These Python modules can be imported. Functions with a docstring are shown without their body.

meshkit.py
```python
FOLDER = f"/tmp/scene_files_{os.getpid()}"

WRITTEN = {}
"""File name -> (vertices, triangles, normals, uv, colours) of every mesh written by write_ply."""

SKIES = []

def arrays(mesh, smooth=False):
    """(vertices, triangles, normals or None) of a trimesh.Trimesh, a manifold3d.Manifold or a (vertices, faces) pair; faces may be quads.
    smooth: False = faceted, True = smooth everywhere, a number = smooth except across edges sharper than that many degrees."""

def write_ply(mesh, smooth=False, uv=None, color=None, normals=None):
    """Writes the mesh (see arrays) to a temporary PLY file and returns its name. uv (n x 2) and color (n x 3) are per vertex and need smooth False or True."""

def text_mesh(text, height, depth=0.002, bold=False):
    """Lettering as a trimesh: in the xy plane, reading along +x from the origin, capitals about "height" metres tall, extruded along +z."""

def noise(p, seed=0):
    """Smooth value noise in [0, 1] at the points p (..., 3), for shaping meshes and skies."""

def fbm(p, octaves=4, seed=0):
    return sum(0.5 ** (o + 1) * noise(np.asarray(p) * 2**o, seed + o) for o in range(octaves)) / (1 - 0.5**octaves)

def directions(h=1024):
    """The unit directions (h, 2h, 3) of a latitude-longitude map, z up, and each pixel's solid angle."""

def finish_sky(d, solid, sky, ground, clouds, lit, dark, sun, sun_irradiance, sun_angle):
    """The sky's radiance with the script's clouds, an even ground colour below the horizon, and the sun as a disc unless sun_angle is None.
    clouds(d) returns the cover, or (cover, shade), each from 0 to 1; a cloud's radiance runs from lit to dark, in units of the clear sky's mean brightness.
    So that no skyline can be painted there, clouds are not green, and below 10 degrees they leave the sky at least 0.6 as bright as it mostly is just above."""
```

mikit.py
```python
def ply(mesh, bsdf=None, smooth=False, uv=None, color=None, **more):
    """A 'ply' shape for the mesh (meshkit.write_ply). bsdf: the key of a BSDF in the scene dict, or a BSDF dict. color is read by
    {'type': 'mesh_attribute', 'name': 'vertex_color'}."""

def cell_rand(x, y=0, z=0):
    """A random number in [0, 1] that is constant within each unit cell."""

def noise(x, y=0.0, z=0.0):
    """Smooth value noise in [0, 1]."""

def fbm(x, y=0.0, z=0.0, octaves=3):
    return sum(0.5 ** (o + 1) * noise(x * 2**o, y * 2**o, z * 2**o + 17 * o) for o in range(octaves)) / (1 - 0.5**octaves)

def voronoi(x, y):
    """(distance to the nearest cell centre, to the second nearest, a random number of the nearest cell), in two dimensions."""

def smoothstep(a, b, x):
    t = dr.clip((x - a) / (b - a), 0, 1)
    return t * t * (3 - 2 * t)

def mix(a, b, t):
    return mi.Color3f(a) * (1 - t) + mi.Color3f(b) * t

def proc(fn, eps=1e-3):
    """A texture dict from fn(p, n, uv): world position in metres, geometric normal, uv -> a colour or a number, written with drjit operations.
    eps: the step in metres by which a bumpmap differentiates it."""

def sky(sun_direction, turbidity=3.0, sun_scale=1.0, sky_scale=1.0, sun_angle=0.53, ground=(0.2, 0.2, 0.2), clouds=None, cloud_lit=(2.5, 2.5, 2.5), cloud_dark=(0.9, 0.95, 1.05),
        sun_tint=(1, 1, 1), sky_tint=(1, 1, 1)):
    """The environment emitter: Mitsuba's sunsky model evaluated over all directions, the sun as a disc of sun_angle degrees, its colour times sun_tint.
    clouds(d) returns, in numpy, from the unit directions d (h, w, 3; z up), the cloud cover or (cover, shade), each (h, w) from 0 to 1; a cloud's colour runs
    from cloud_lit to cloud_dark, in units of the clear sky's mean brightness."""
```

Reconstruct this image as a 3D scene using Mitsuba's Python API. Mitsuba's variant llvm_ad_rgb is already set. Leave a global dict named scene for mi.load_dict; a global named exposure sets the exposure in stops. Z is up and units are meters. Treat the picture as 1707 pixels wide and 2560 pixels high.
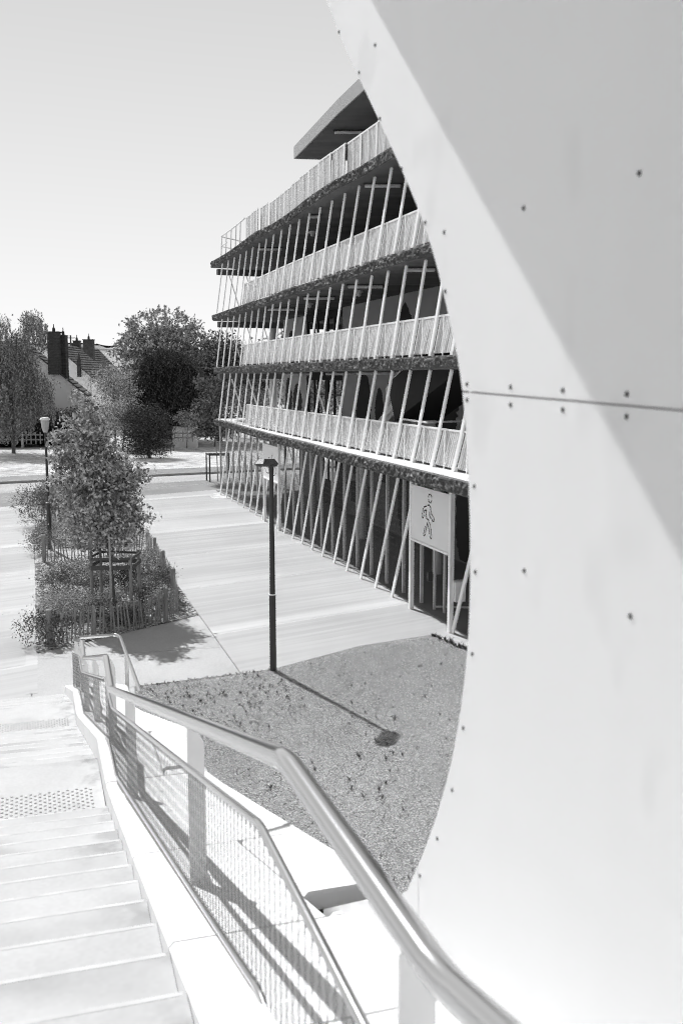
import math, random
import numpy as np, trimesh, drjit as dr, mitsuba as mi, mikit, meshkit
from shapely.geometry import Polygon, LineString, Point
from shapely.ops import split, unary_union
from scipy.interpolate import CubicSpline
random.seed(7); RNG = np.random.default_rng(11)
T = mi.ScalarTransform4f
scene, labels = {}, {}

# ------------------------------------------------------------------ camera, sky, exposure
FPX, CU, CV, EYE = 2489.0, 853.5, 1280.0, 6.4            # focal length in photo pixels, centre, eye height above the plaza
TILT = math.atan2(338.0, FPX)
scene['camera'] = {'type': 'thinlens', 'fov_axis': 'y', 'fov': 2 * math.degrees(math.atan(1280 / FPX)), 'near_clip': 0.05, 'far_clip': 3000.0,
                   'aperture_radius': 0.0042, 'focus_distance': 17.0,
                   'to_world': T().look_at(origin=[0, 0, EYE], target=[0, math.cos(TILT), EYE - math.sin(TILT)], up=[0, 0, 1])}
SUN = np.array([-0.370, 0.611, 0.70]); SUN /= np.linalg.norm(SUN)
def haze_veil(d):      # an even, thin white veil over the whole clear sky: palest near the horizon, greyer towards the zenith and away from the sun
    e = np.clip(d[..., 2], 0, 1); c = d @ SUN
    f = np.exp(-e * 1.4) * (1 - .30 * (1 - c) / 2)
    return np.ones(e.shape), np.clip(1 - f, 0, 1)
exposure = 2.8
scene['sky'] = mikit.sky(SUN, turbidity=3, sun_scale=0.72, sky_scale=1.0, clouds=haze_veil, cloud_lit=(1.62, 1.62, 1.62), cloud_dark=(0.12, 0.12, 0.12), sun_tint=(0.815, 1.0, 1.37), ground=(0.3, 0.3, 0.3))

def ray(u, v):
    a, b = (u - CU) / FPX, (CV - v) / FPX
    return np.array([a, math.cos(TILT) + b * math.sin(TILT), -math.sin(TILT) + b * math.cos(TILT)])
def G(u, v, z=0.0):                                       # the point at height z that a survey ray meets
    r = ray(u, v); return r * ((z - EYE) / r[2]) + [0, 0, EYE]
def atY(u, v, y):
    r = ray(u, v); return r * (y / r[1]) + [0, 0, EYE]
D2 = np.array([-.30, .954]); D2 /= np.linalg.norm(D2); N2 = np.array([D2[1], -D2[0]])   # along / across the stairs
def S(s, t, z): return np.array([*(D2 * s + N2 * t), z])

# ------------------------------------------------------------------ materials
def rgb(g): return {'type': 'rgb', 'value': [g, g, g]}
def pr(fn, eps=1e-3): return mikit.proc(fn, eps)
def mat(key, g, rough=0.6, spec=0.3, bump=None, bscale=0.003, beps=2e-3, **kw):
    b = {'type': 'principled', 'base_color': rgb(g) if isinstance(g, (int, float)) else g, 'roughness': rough, 'specular': spec, **kw}
    if bump is not None:
        b = {'type': 'bumpmap', 'arbitrary': bump, 'scale': bscale, 'bsdf': b}
    scene[key] = {'type': 'twosided', 'bsdf': b}
def grey(f): return mi.Color3f(f, f, f)
SD = (0.82, 0.572)                                        # direction of the broom marks on the plaza
_p0 = G(600, 1372)[:2]; B0 = float(-_p0[0] * SD[1] + _p0[1] * SD[0]) - .15
def f_plaza(p, n, uv):
    a, b = p.x * SD[0] + p.y * SD[1], -p.x * SD[1] + p.y * SD[0]
    streak = mikit.fbm(b * 7.0, a * .22, 3.0, 4) - .5
    wide = mikit.noise(b * 1.1, a * .10, 9.0) - .5
    blot = mikit.fbm(p.x * .35, p.y * .35, 1.0, 3) - .5
    q = (b - B0) / 5.3; q = q - dr.floor(q); band = mikit.smoothstep(0, .02, q) * (1 - mikit.smoothstep(.06, .20, q)) * mikit.noise(a * .25, 3.0, dr.floor((b - B0) / 5.3))
    return grey(dr.clip(.330 + .11 * band + .10 * streak + .05 * wide + .08 * blot, .1, .8))
mat('m_plaza', pr(f_plaza), .75, .25)
def f_plaza_b(p, n, uv): return f_plaza(p, n, uv) + .025
mat('m_plaza_b', pr(f_plaza_b), .75, .25)
def f_smooth(p, n, uv):
    return grey(dr.clip(.36 + .08 * (mikit.fbm(p.x * .9, p.y * .9, 4.0, 4) - .5) + .05 * (mikit.noise(p.x * 40, p.y * 40, 2.0) - .5), .1, .8))
mat('m_plaza_smooth', pr(f_smooth), .7, .25)
mat('m_joint', .10, .9, .1)
def f_step(p, n, uv):
    m = mikit.fbm(p.x * 1.6, p.y * 1.6, p.z * 1.6, 4)
    st = mikit.smoothstep(.50, .74, mikit.fbm(p.x * 1.3 + 7, p.y * 2.6, p.z * 9, 4))
    fine = mikit.noise(p.x * 60, p.y * 60, p.z * 60) - .5
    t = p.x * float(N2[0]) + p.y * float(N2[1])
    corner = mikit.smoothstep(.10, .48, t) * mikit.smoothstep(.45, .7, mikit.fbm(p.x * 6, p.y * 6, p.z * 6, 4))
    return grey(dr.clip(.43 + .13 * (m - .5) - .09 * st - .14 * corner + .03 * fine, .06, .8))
mat('m_step', pr(f_step), .75, .25)
def f_edge(p, n, uv): return grey(dr.clip(.46 + .2 * (mikit.fbm(p.x * 9, p.y * 9, p.z * 9, 3) - .5), .2, .8))
mat('m_step_edge', pr(f_edge), .7, .3); mat('m_stud', .30, .5, .4)
def f_ledge(p, n, uv): return grey(dr.clip(.64 + .08 * (mikit.fbm(p.x * 1.7, p.y * 1.7, p.z * 3, 4) - .5), .3, .85))
mat('m_ledge', pr(f_ledge), .6, .3)
def f_panel(p, n, uv):
    return grey(dr.clip(.725 - .022 * mikit.noise(p.y * 9, p.x * 9, p.z * .5) + .035 * (mikit.fbm(p.x * 1.3, p.y * 1.3, p.z * 1.0, 4) - .5) - .05 * mikit.smoothstep(.62, .8, mikit.fbm(p.y * 5, p.z * 3, 5.0, 3)), .3, .85))
mat('m_panel', pr(f_panel), .5, .4)
mat('m_panel_joint', .50, .8, .1)
mat('m_rivet', .06, .7, .1)
mat('m_steel', .60, .15, .5, metallic=1.0)
mat('m_steel_dull', .50, .38, .5, metallic=1.0)
mat('m_white_metal', .74, .4, .4)
mat('m_bar', .82, .45, .4)
mat('m_corrugated', .60, .38, .5)
mat('m_wire', .14, .5, .4)
mat('m_fence_post', .50, .5, .4)
def f_rock(p, n, uv): return grey(dr.clip(.07 + .20 * mikit.smoothstep(.5, .8, mikit.fbm(p.x * 9, p.y * 9, p.z * 12, 4)), .02, .6))
mat('m_rock', pr(f_rock), .75, .15)
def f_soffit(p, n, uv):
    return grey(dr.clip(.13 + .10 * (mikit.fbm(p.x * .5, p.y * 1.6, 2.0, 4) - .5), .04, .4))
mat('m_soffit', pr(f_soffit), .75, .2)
mat('m_slab_top', .55, .75, .2)
mat('m_fascia', .62, .5, .3); mat('m_canopy_fascia', .34, .5, .3)
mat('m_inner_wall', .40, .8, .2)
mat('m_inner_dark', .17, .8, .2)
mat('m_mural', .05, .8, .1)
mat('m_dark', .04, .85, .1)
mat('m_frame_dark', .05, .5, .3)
mat('m_sign', .72, .45, .4)
mat('m_glyph', .02, .6, .2)
mat('m_lamp', .03, .32, .5)
mat('m_lantern', .72, .25, .5)
def f_asph(p, n, uv):
    return grey(dr.clip(.34 + .12 * (mikit.fbm(p.x * .4, p.y * .8, 1.0, 4) - .5) + .10 * (mikit.noise(p.x * 30, p.y * 30, 1.0) - .5), .05, .7))
mat('m_asphalt', pr(f_asph), .85, .2)
def f_walk(p, n, uv): return grey(dr.clip(.20 + .08 * (mikit.fbm(p.x * .5, p.y * .5, 1.0, 4) - .5), .05, .7))
mat('m_pavement', pr(f_walk), .85, .2)
mat('m_kerb', .30, .8, .2)
def f_grass(p, n, uv):
    a = mikit.fbm(p.x * .35, p.y * .5, 1.0, 4); b = mikit.fbm(p.x * 2.1, p.y * 4.5, 2.0, 4)
    return grey(dr.clip(.44 + .25 * (a - .5) + .55 * (b - .5), .08, .85))
mat('m_grass', pr(f_grass), .9, .1)
mat('m_dry_blade', .30, .8, .1)
def f_gravel(p, n, uv):
    f, s, w = mikit.voronoi(p.x * 55, p.y * 55)
    g = .22 + .70 * w * w
    edge = mikit.smoothstep(.0, .28, s - f)
    big = mikit.fbm(p.x * .5, p.y * .5, 3.0, 4) - .5
    return grey(dr.clip(g * (.30 + .70 * edge) + .12 * big, .02, .9))
def b_gravel(p, n, uv):
    f, s, w = mikit.voronoi(p.x * 55, p.y * 55)
    return mikit.smoothstep(0, .5, s - f) * (.5 + .5 * w)
mat('m_gravel', pr(f_gravel), .8, .2, bump=pr(b_gravel, 3e-3), bscale=.008)
mat('m_stone_a', .75, .8, .2); mat('m_stone_b', .16, .8, .2)
def f_mulch(p, n, uv):
    f, s, w = mikit.voronoi(p.x * 16, p.y * 16)
    return grey(dr.clip(.07 + .5 * w * w, .02, .6))
mat('m_mulch', pr(f_mulch), .9, .1)
def f_wood(p, n, uv):
    return grey(dr.clip(.26 + .18 * (mikit.fbm(p.x * 14, p.y * 14, p.z * 1.5, 3) - .5) + .10 * (mikit.cell_rand(p.x * 9, p.y * 9) - .5), .04, .5))
mat('m_wood', pr(f_wood), .85, .15)
mat('m_wood_dark', .10, .85, .15); mat('m_wood_pale', .42, .8, .2)
mat('m_bark', .12, .9, .1); mat('m_bark_pale', .38, .85, .1)
def f_brick(p, n, uv):
    return grey(dr.clip(.055 + .06 * (mikit.fbm(p.x * 3, p.y * 3, p.z * 6, 3) - .5) + .02 * mikit.smoothstep(.85, .95, dr.abs(dr.sin(p.z * 21))), .01, .3))
mat('m_chimney', pr(f_brick), .9, .1)
def f_tile(p, n, uv): return grey(dr.clip(.09 + .07 * (mikit.cell_rand(p.x * 3.3, p.y * 3.3, p.z * 3.3) - .5) + .06 * (mikit.fbm(p.x, p.y, p.z, 3) - .5), .02, .3))
mat('m_tile', pr(f_tile), .95, .05)
mat('m_render', .62, .85, .15); mat('m_render_white', .75, .8, .2)
def f_hill(p, n, uv): return grey(dr.clip(.22 + .5 * (mikit.fbm(p.x * .05, p.y * .05, p.z * .15, 5) - .5), .05, .5))
mat('m_hill', pr(f_hill), .95, .05)
mat('m_base', .16, .9, .1)
LEAFG = {}
def leafmat(key, g, diff=.7, rough=.45, spec=.4):
    LEAFG[key] = g
    scene[key] = {'type': 'principledthin', 'base_color': {'type': 'mesh_attribute', 'name': 'vertex_color'}, 'roughness': rough, 'diff_trans': diff, 'eta': 1.4, 'spec_trans': 0.0}
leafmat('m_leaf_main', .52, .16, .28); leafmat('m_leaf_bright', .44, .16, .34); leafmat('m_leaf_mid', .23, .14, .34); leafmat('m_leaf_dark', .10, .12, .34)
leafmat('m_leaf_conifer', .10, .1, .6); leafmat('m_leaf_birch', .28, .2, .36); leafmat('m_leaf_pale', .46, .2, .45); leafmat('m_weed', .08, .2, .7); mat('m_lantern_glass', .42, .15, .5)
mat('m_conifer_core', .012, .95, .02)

# ------------------------------------------------------------------ builders
used = set()
def key_of(name, parent=None):
    base = f'{parent}__{name}' if parent else name
    k, i = base, 0
    while k in used:
        i += 1; k = f'{base}_{i:03d}'
    used.add(k); return k
class MB:
    def __init__(s): s.v, s.f, s.n = [], [], 0
    def add(s, v, f):
        f = np.asarray(f, int)
        if f.ndim == 2 and f.shape[1] == 4: f = np.vstack([f[:, [0, 1, 2]], f[:, [0, 2, 3]]])
        s.v.append(np.asarray(v, float)); s.f.append(f + s.n); s.n += len(v); return s
    def mesh(s, m): return s.add(m.vertices, m.faces)
    def hexa(s, c):                                       # eight corners: bottom ring then top ring
        return s.add(c, [[3, 2, 1, 0], [4, 5, 6, 7], [0, 1, 5, 4], [1, 2, 6, 5], [2, 3, 7, 6], [3, 0, 4, 7]])
    def box(s, c, size, ax=(1, 0), ay=None):
        ax = np.array([*ax, 0.0]) / np.hypot(*ax); ay = np.array([-ax[1], ax[0], 0]); az = np.array([0, 0, 1.0])
        h = np.asarray(size) / 2; c = np.asarray(c, float)
        return s.hexa([c + ax * h[0] * x + ay * h[1] * y + az * h[2] * z for z in (-1, 1) for x, y in ((-1, -1), (1, -1), (1, 1), (-1, 1))])
    def beam(s, a, b, w, d, side):                        # a bar from a to b, w wide along side, d deep
        a, b = np.asarray(a, float), np.asarray(b, float); t = (b - a) / np.linalg.norm(b - a)
        x = np.asarray(side, float); x = x - t * (x @ t); x /= np.linalg.norm(x); y = np.cross(t, x)
        return s.hexa([p + x * w / 2 * i + y * d / 2 * j for p in (a, b) for i, j in ((-1, -1), (1, -1), (1, 1), (-1, 1))])
    def tube(s, pts, r, n=8, cap=True):
        p = np.asarray(pts, float); k = len(p); r = np.broadcast_to(r, (k,))
        t = np.gradient(p, axis=0); t /= np.linalg.norm(t, axis=1, keepdims=True) + 1e-12
        ref = np.array([0, 0, 1.0]) if abs(t[:, 2]).mean() < .8 else np.array([1.0, 0, 0])
        x = np.cross(t, ref); x /= np.linalg.norm(x, axis=1, keepdims=True) + 1e-12; y = np.cross(t, x)
        a = np.arange(n) * 2 * np.pi / n
        v = p[:, None] + r[:, None, None] * (np.cos(a)[None, :, None] * x[:, None] + np.sin(a)[None, :, None] * y[:, None])
        f = [[i * n + j, i * n + (j + 1) % n, (i + 1) * n + (j + 1) % n, (i + 1) * n + j] for i in range(k - 1) for j in range(n)]
        v = v.reshape(-1, 3); tri = np.array(f); tri = np.vstack([tri[:, [0, 1, 2]], tri[:, [0, 2, 3]]])
        if cap:
            c = [[0, j + 1, j] for j in range(1, n - 1)] + [[(k - 1) * n, (k - 1) * n + j, (k - 1) * n + j + 1] for j in range(1, n - 1)]
            tri = np.vstack([tri, c])
        return s.add(v, tri)
    def prism(s, poly, z0, z1):
        for g in getattr(poly, 'geoms', [poly]):
            if g.is_empty or g.area < 1e-6: continue
            m = trimesh.creation.extrude_polygon(g, z1 - z0, engine='earcut'); m.apply_translation([0, 0, z0]); s.mesh(m)
        return s
    def lathe(s, prof, at, n=16):
        a = np.arange(n) * 2 * np.pi / n; prof = np.asarray(prof, float); k = len(prof)
        v = np.stack([prof[:, None, 0] * np.cos(a), prof[:, None, 0] * np.sin(a), np.repeat(prof[:, 1:], n, 1)], -1).reshape(-1, 3) + at
        f = [[i * n + j, i * n + (j + 1) % n, (i + 1) * n + (j + 1) % n, (i + 1) * n + j] for i in range(k - 1) for j in range(n)]
        return s.add(v, f)
    def get(s): return trimesh.Trimesh(np.vstack(s.v), np.vstack(s.f), process=False)
def put(name, mb, m, parent=None, smooth=False, **lab):
    k = key_of(name, parent); mesh = mb.get() if isinstance(mb, MB) else mb
    if m in LEAFG:                                        # every leaf has a tone of its own (four or five vertices each)
        n = len(mesh.vertices); per = 5 if m == 'm_weed' else 4
        tone = np.repeat(LEAFG[m] * np.random.default_rng(n).choice([.35, .6, .9, 1.15, 1.5], n // per + 1) * .95, per)[:n]
        scene[k] = mikit.ply(mesh, m, color=np.repeat(np.clip(tone, .01, .8)[:, None], 3, 1))
    else: scene[k] = mikit.ply(mesh, m, smooth=smooth)
    if lab: labels[k] = lab
    return k
def thing(name, label, category, group=None):
    k = key_of(name); labels[k] = {'label': label, 'category': category}
    if group: labels[k]['group'] = group
    return k
STRUCT = dict(kind='structure')

# ------------------------------------------------------------------ ground, road, plaza
base = Polygon([(-900, -60), (900, -60), (900, 1500), (-900, 1500)])
put('ground', MB().prism(base, -.35, -.30), 'm_base', **STRUCT)
far_edge = [G(0, 1268)[:2], G(530, 1225)[:2]]
fe = far_edge[1] - far_edge[0]; fe /= np.linalg.norm(fe)
E0, E1 = far_edge[0] - fe * 60, far_edge[1] + fe * 80
en = np.array([-fe[1], fe[0]])                            # away from the plaza
plaza_poly = Polygon([E0, E1, (70, 0), (70, -20), (-60, -20), (-60, 0)]).buffer(0)
k0, k1 = G(0, 1205)[:2], G(570, 1178)[:2]; kd = (k1 - k0) / np.linalg.norm(k1 - k0)
K0, K1 = k0 - kd * 70, k1 + kd * 120; kn = np.array([-kd[1], kd[0]])
c0, c1 = G(0, 1243)[:2], G(470, 1213)[:2]; cd = (c1 - c0) / np.linalg.norm(c1 - c0)
C0, C1 = c0 - cd * 70, c1 + cd * 120
w0, w1 = G(0, 1192)[:2], G(570, 1166)[:2]; wd = (w1 - w0) / np.linalg.norm(w1 - w0)
W0, W1 = w0 - wd * 70, w1 + wd * 120
put('near_pavement', MB().prism(Polygon([E0, E1, C1, C0]), -.2, -.012), 'm_pavement', **STRUCT)
put('road', MB().prism(Polygon([C0, C1, K1, K0]), -.3, -.12), 'm_asphalt', **STRUCT)
kb = MB().prism(LineString([K0, K1]).buffer(.09, cap_style=2), -.3, .03); put('far_kerb', kb, 'm_kerb', **STRUCT)
kb = MB().prism(LineString([C0, C1]).buffer(.08, cap_style=2), -.3, -.005); put('near_kerb', kb, 'm_kerb', **STRUCT)
put('far_pavement', MB().prism(Polygon([K0 + kn * .09, K1 + kn * .09, W1, W0]), -.2, .012), 'm_pavement', **STRUCT)
lawn_poly = Polygon([W0, W1, W1 + np.array([60, 160]), W0 + np.array([-60, 160])])
put('lawn', MB().prism(lawn_poly, -.2, 0.0), 'm_grass', **STRUCT)

# facade line of the car park, from near to far, surveyed at its post feet
FU = [(572, 1248), (590, 1258), (620, 1275), (650, 1295), (690, 1320), (715, 1335), (735, 1347), (757, 1361), (782, 1375), (808, 1391), (836, 1409), (866, 1427), (898, 1445), (938, 1467), (978, 1491), (1032, 1523), (1128, 1582)]
FP = np.array([G(*q)[:2] for q in FU])[::-1]
FS = np.r_[0, np.cumsum(np.linalg.norm(np.diff(FP, axis=0), axis=1))]
pf = np.polyfit(FS, FP, 4)
def F(q):
    qq = np.clip(q, -1.5, 33.0); p = np.array([np.polyval(pf[:, 0], qq), np.polyval(pf[:, 1], qq)])
    return p + Ft(q) * (q - qq)
def Ft(q):
    qq = min(max(q, -1.5), 33.0); d = np.array([np.polyval(np.polyder(pf[:, 0]), qq), np.polyval(np.polyder(pf[:, 1]), qq)]); return d / np.linalg.norm(d)
def Fn(q): t = Ft(q); return np.array([-t[1], t[0]])      # outward, to the plaza
def FO(q, o, z): return np.array([*(F(q) + Fn(q) * o), z])

gravel_edge = [G(338, 1716), G(430, 1706), G(560, 1690), G(683, 1673), G(900, 1615), G(1080, 1587)]
gravel_poly = Polygon([p[:2] for p in gravel_edge] + [G(1165, 1625)[:2], (6.5, 17.0), (9, 8), (8, -15), (1.2, -15), (1.2, 0.0), tuple(S(12, 1.2, 0)[:2])]).buffer(0)
PL = [G(91, 1634)[:2], G(498, 1538)[:2], G(386, 1380)[:2], G(87, 1408)[:2]]            # near planting bed
PR = G(386, 1380)[:2] - G(498, 1538)[:2]
PF = [G(85, 1374)[:2], G(372, 1360)[:2], G(330, 1262)[:2], G(150, 1252)[:2], G(82, 1330)[:2]]
bed1, bed2 = Polygon(PL), Polygon(PF).buffer(0)
bgrass = Polygon([G(526, 1239)[:2], G(545, 1231)[:2], G(575, 1228)[:2], G(590, 1240)[:2], G(560, 1247)[:2], G(532, 1246)[:2]]).buffer(.05)
stair_foot = Polygon([S(-8, -6, 0)[:2], S(-8, 1.34, 0)[:2], S(20.3, 1.34, 0)[:2], S(20.3, -6, 0)[:2]])
put('plaza_base', MB().prism(plaza_poly, -.25, -.02), 'm_joint', **STRUCT)
bays = plaza_poly.difference(unary_union([gravel_poly, bed1, bed2, bgrass, stair_foot]))
cuts = []
def cut(a, b, ext=0.0):
    a, b = np.asarray(a[:2]), np.asarray(b[:2]); d = (b - a) / np.linalg.norm(b - a); cuts.append(LineString([a - d * ext, b + d * ext]))
left = (G(80, 1745), G(87, 1408)); cut(*left, 120)
border = LineString([tuple(F(q) + Fn(q) * 1.45) for q in np.arange(-9, 33, .5)]); cuts.append(border)
dd, dp = np.array(SD), np.array([-SD[1], SD[0]])
p0 = G(600, 1372)[:2]
for k in range(-4, 9): cut(p0 + dp * k * 5.3, p0 + dp * k * 5.3 + dd, 90)
cut(G(498, 1538), G(602, 1680), 0.0); cut(G(185, 1640), G(91, 1637), 0.0)
pieces = [bays]
foot_zone = Polygon([G(91, 1637)[:2], G(498, 1538)[:2], G(602, 1684)[:2], G(338, 1716)[:2], S(20.3, 1.3, 0)[:2], G(80, 1745)[:2]])
pieces = [bays.difference(foot_zone.buffer(.004)), bays.intersection(foot_zone)]
out = []
for i, p in enumerate(pieces):
    parts = [g for g in getattr(p, 'geoms', [p])]
    if i == 0:
        for c in cuts:
            nxt = []
            for g in parts: nxt += [h for h in split(g, c).geoms]
            parts = nxt
    else:
        parts2 = []
        ax = LineString([G(186, 1640)[:2] + np.array([2, -.6]) * -9, G(186, 1640)[:2] + np.array([2, -.6]) * 9])
        for g in parts: parts2 += list(split(g, LineString([G(60, 1650)[:2], G(560, 1618)[:2]])).geoms)
        parts = parts2
    out += [(i, g.buffer(-.007, join_style=2)) for g in parts if g.area > .05]
labels['plaza_base'] = STRUCT
for i, g in out:
    if g.is_empty: continue
    cd_ = min(np.linalg.norm(F(q) + Fn(q) * .7 - np.array([g.representative_point().x, g.representative_point().y])) for q in np.arange(-8, 33, .5)); bay_n = globals().get('bay_n', 0) + 1
    if not g.is_empty: put('concrete_bay', MB().prism(g, -.02, 0.0), 'm_plaza_smooth' if i or cd_ < .9 else ('m_plaza', 'm_plaza_b')[bay_n % 2], 'plaza_base')
strip = LineString([left[0][:2], left[1][:2]])
put('concrete_kerb_strip', MB().prism(LineString([G(78, 1735)[:2], G(86, 1410)[:2]]).buffer(.13, cap_style=2), -.02, .006), 'm_plaza_b', 'plaza_base')
put('gravel_bed', MB().prism(gravel_poly, -.06, -.004), 'm_gravel', **STRUCT)
for nm_, b in (('planting_bed', bed1), ('planting_bed', bed2)):
    put(nm_, MB().prism(b.buffer(-.01), -.06, .012), 'm_mulch', **STRUCT)
put('grass_patch', MB().prism(bgrass, -.06, .01), 'm_grass', **STRUCT)

# scattered gravel stones and weeds: nobody could count them
def scatter(poly, n, f=None):
    x0, y0, x1, y1 = poly.bounds; out = []
    while len(out) < n:
        c = RNG.uniform((x0, y0), (x1, y1), (n, 2))
        out += [q for q in c if (f is None or f(q)) and poly.contains(Point(q))]
    return np.array(out[:n])
OCT = np.array([[1, 0, 0], [-1, 0, 0], [0, 1, 0], [0, -1, 0], [0, 0, 1], [0, 0, -1.0]]); OF = np.array([[0, 2, 4], [2, 1, 4], [1, 3, 4], [3, 0, 4]])
vis = Polygon([G(338, 1716)[:2], G(683, 1675)[:2], G(1080, 1588)[:2], G(1165, 1630)[:2], G(1180, 1900)[:2], G(1010, 2230)[:2], G(700, 2060)[:2], G(460, 1860)[:2]])
for m, n in (('m_stone_a', 9000), ('m_stone_b', 9000)):
    c = scatter(vis, n); r = RNG.uniform(.006, .017, n)
    v = OCT[None] * r[:, None, None] * RNG.uniform(.6, 1.3, (n, 6, 1)); v[..., 2] *= .7
    v += np.c_[c, np.zeros(n)][:, None]
    f = OF[None] + 6 * np.arange(n)[:, None, None]
    put('gravel_stones', MB().add(v.reshape(-1, 3), f.reshape(-1, 3)), m, label='small ' + ('pale' if m == 'm_stone_a' else 'dark') + ' stones strewn over the gravel beside the staircase', category='gravel', kind='stuff')
def tuft(mb, c, h, n, spread):
    for _ in range(n):
        a = RNG.uniform(0, 6.28); d = np.array([math.cos(a), math.sin(a), 0]); e = np.array([-d[1], d[0], 0]) * h * .06
        b0 = np.array([*c, 0]) + d * RNG.uniform(0, .2) * h; L = h * RNG.uniform(.6, 1.1); o = spread * L * RNG.uniform(.4, 1)
        m_, t_ = b0 + d * o * .4 + [0, 0, L * .6], b0 + d * o + [0, 0, L * .85]
        mb.add([b0 - e, b0 + e, m_ - e, m_ + e, t_], [[0, 1, 3], [0, 3, 2], [2, 3, 4]])
wd_ = MB()
zoneA = Polygon([G(350, 1716)[:2], G(700, 1680)[:2], G(760, 1800)[:2], G(560, 1850)[:2], G(480, 1800)[:2]])
for c in scatter(zoneA, 190): tuft(wd_, c, RNG.uniform(.02, .07), 9, 1.4)
for c in scatter(vis, 150): tuft(wd_, c, RNG.uniform(.02, .08), 7, 1.1)
for u, v in [(690, 1682), (480, 1740), (500, 1752), (560, 1735), (590, 1760), (730, 1740), (880, 1950), (910, 1890), (955, 1895), (890, 1975), (905, 1990), (940, 1975), (680, 1975), (600, 1728), (640, 1690), (990, 1800), (960, 1960)]:
    tuft(wd_, G(u, v)[:2] + RNG.normal(0, .06, 2), RNG.uniform(.05, .09), 14, 1.6)
for a in np.linspace(0, 1, 46):
    tuft(wd_, G(1080 + 85 * a, 1588 + 37 * a)[:2] + RNG.normal(0, .05, 2), RNG.uniform(.04, .12), 12, 1.1)
for a in np.linspace(0, 1, 90):
    tuft(wd_, G(345 + 340 * a, 1716 - 42 * a)[:2] + RNG.normal(0, .04, 2), RNG.uniform(.02, .06), 6, 1.0)
put('weeds', wd_, 'm_weed', label='small weed tufts sprouting across the gravel bed', category='weeds', kind='stuff')
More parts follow.
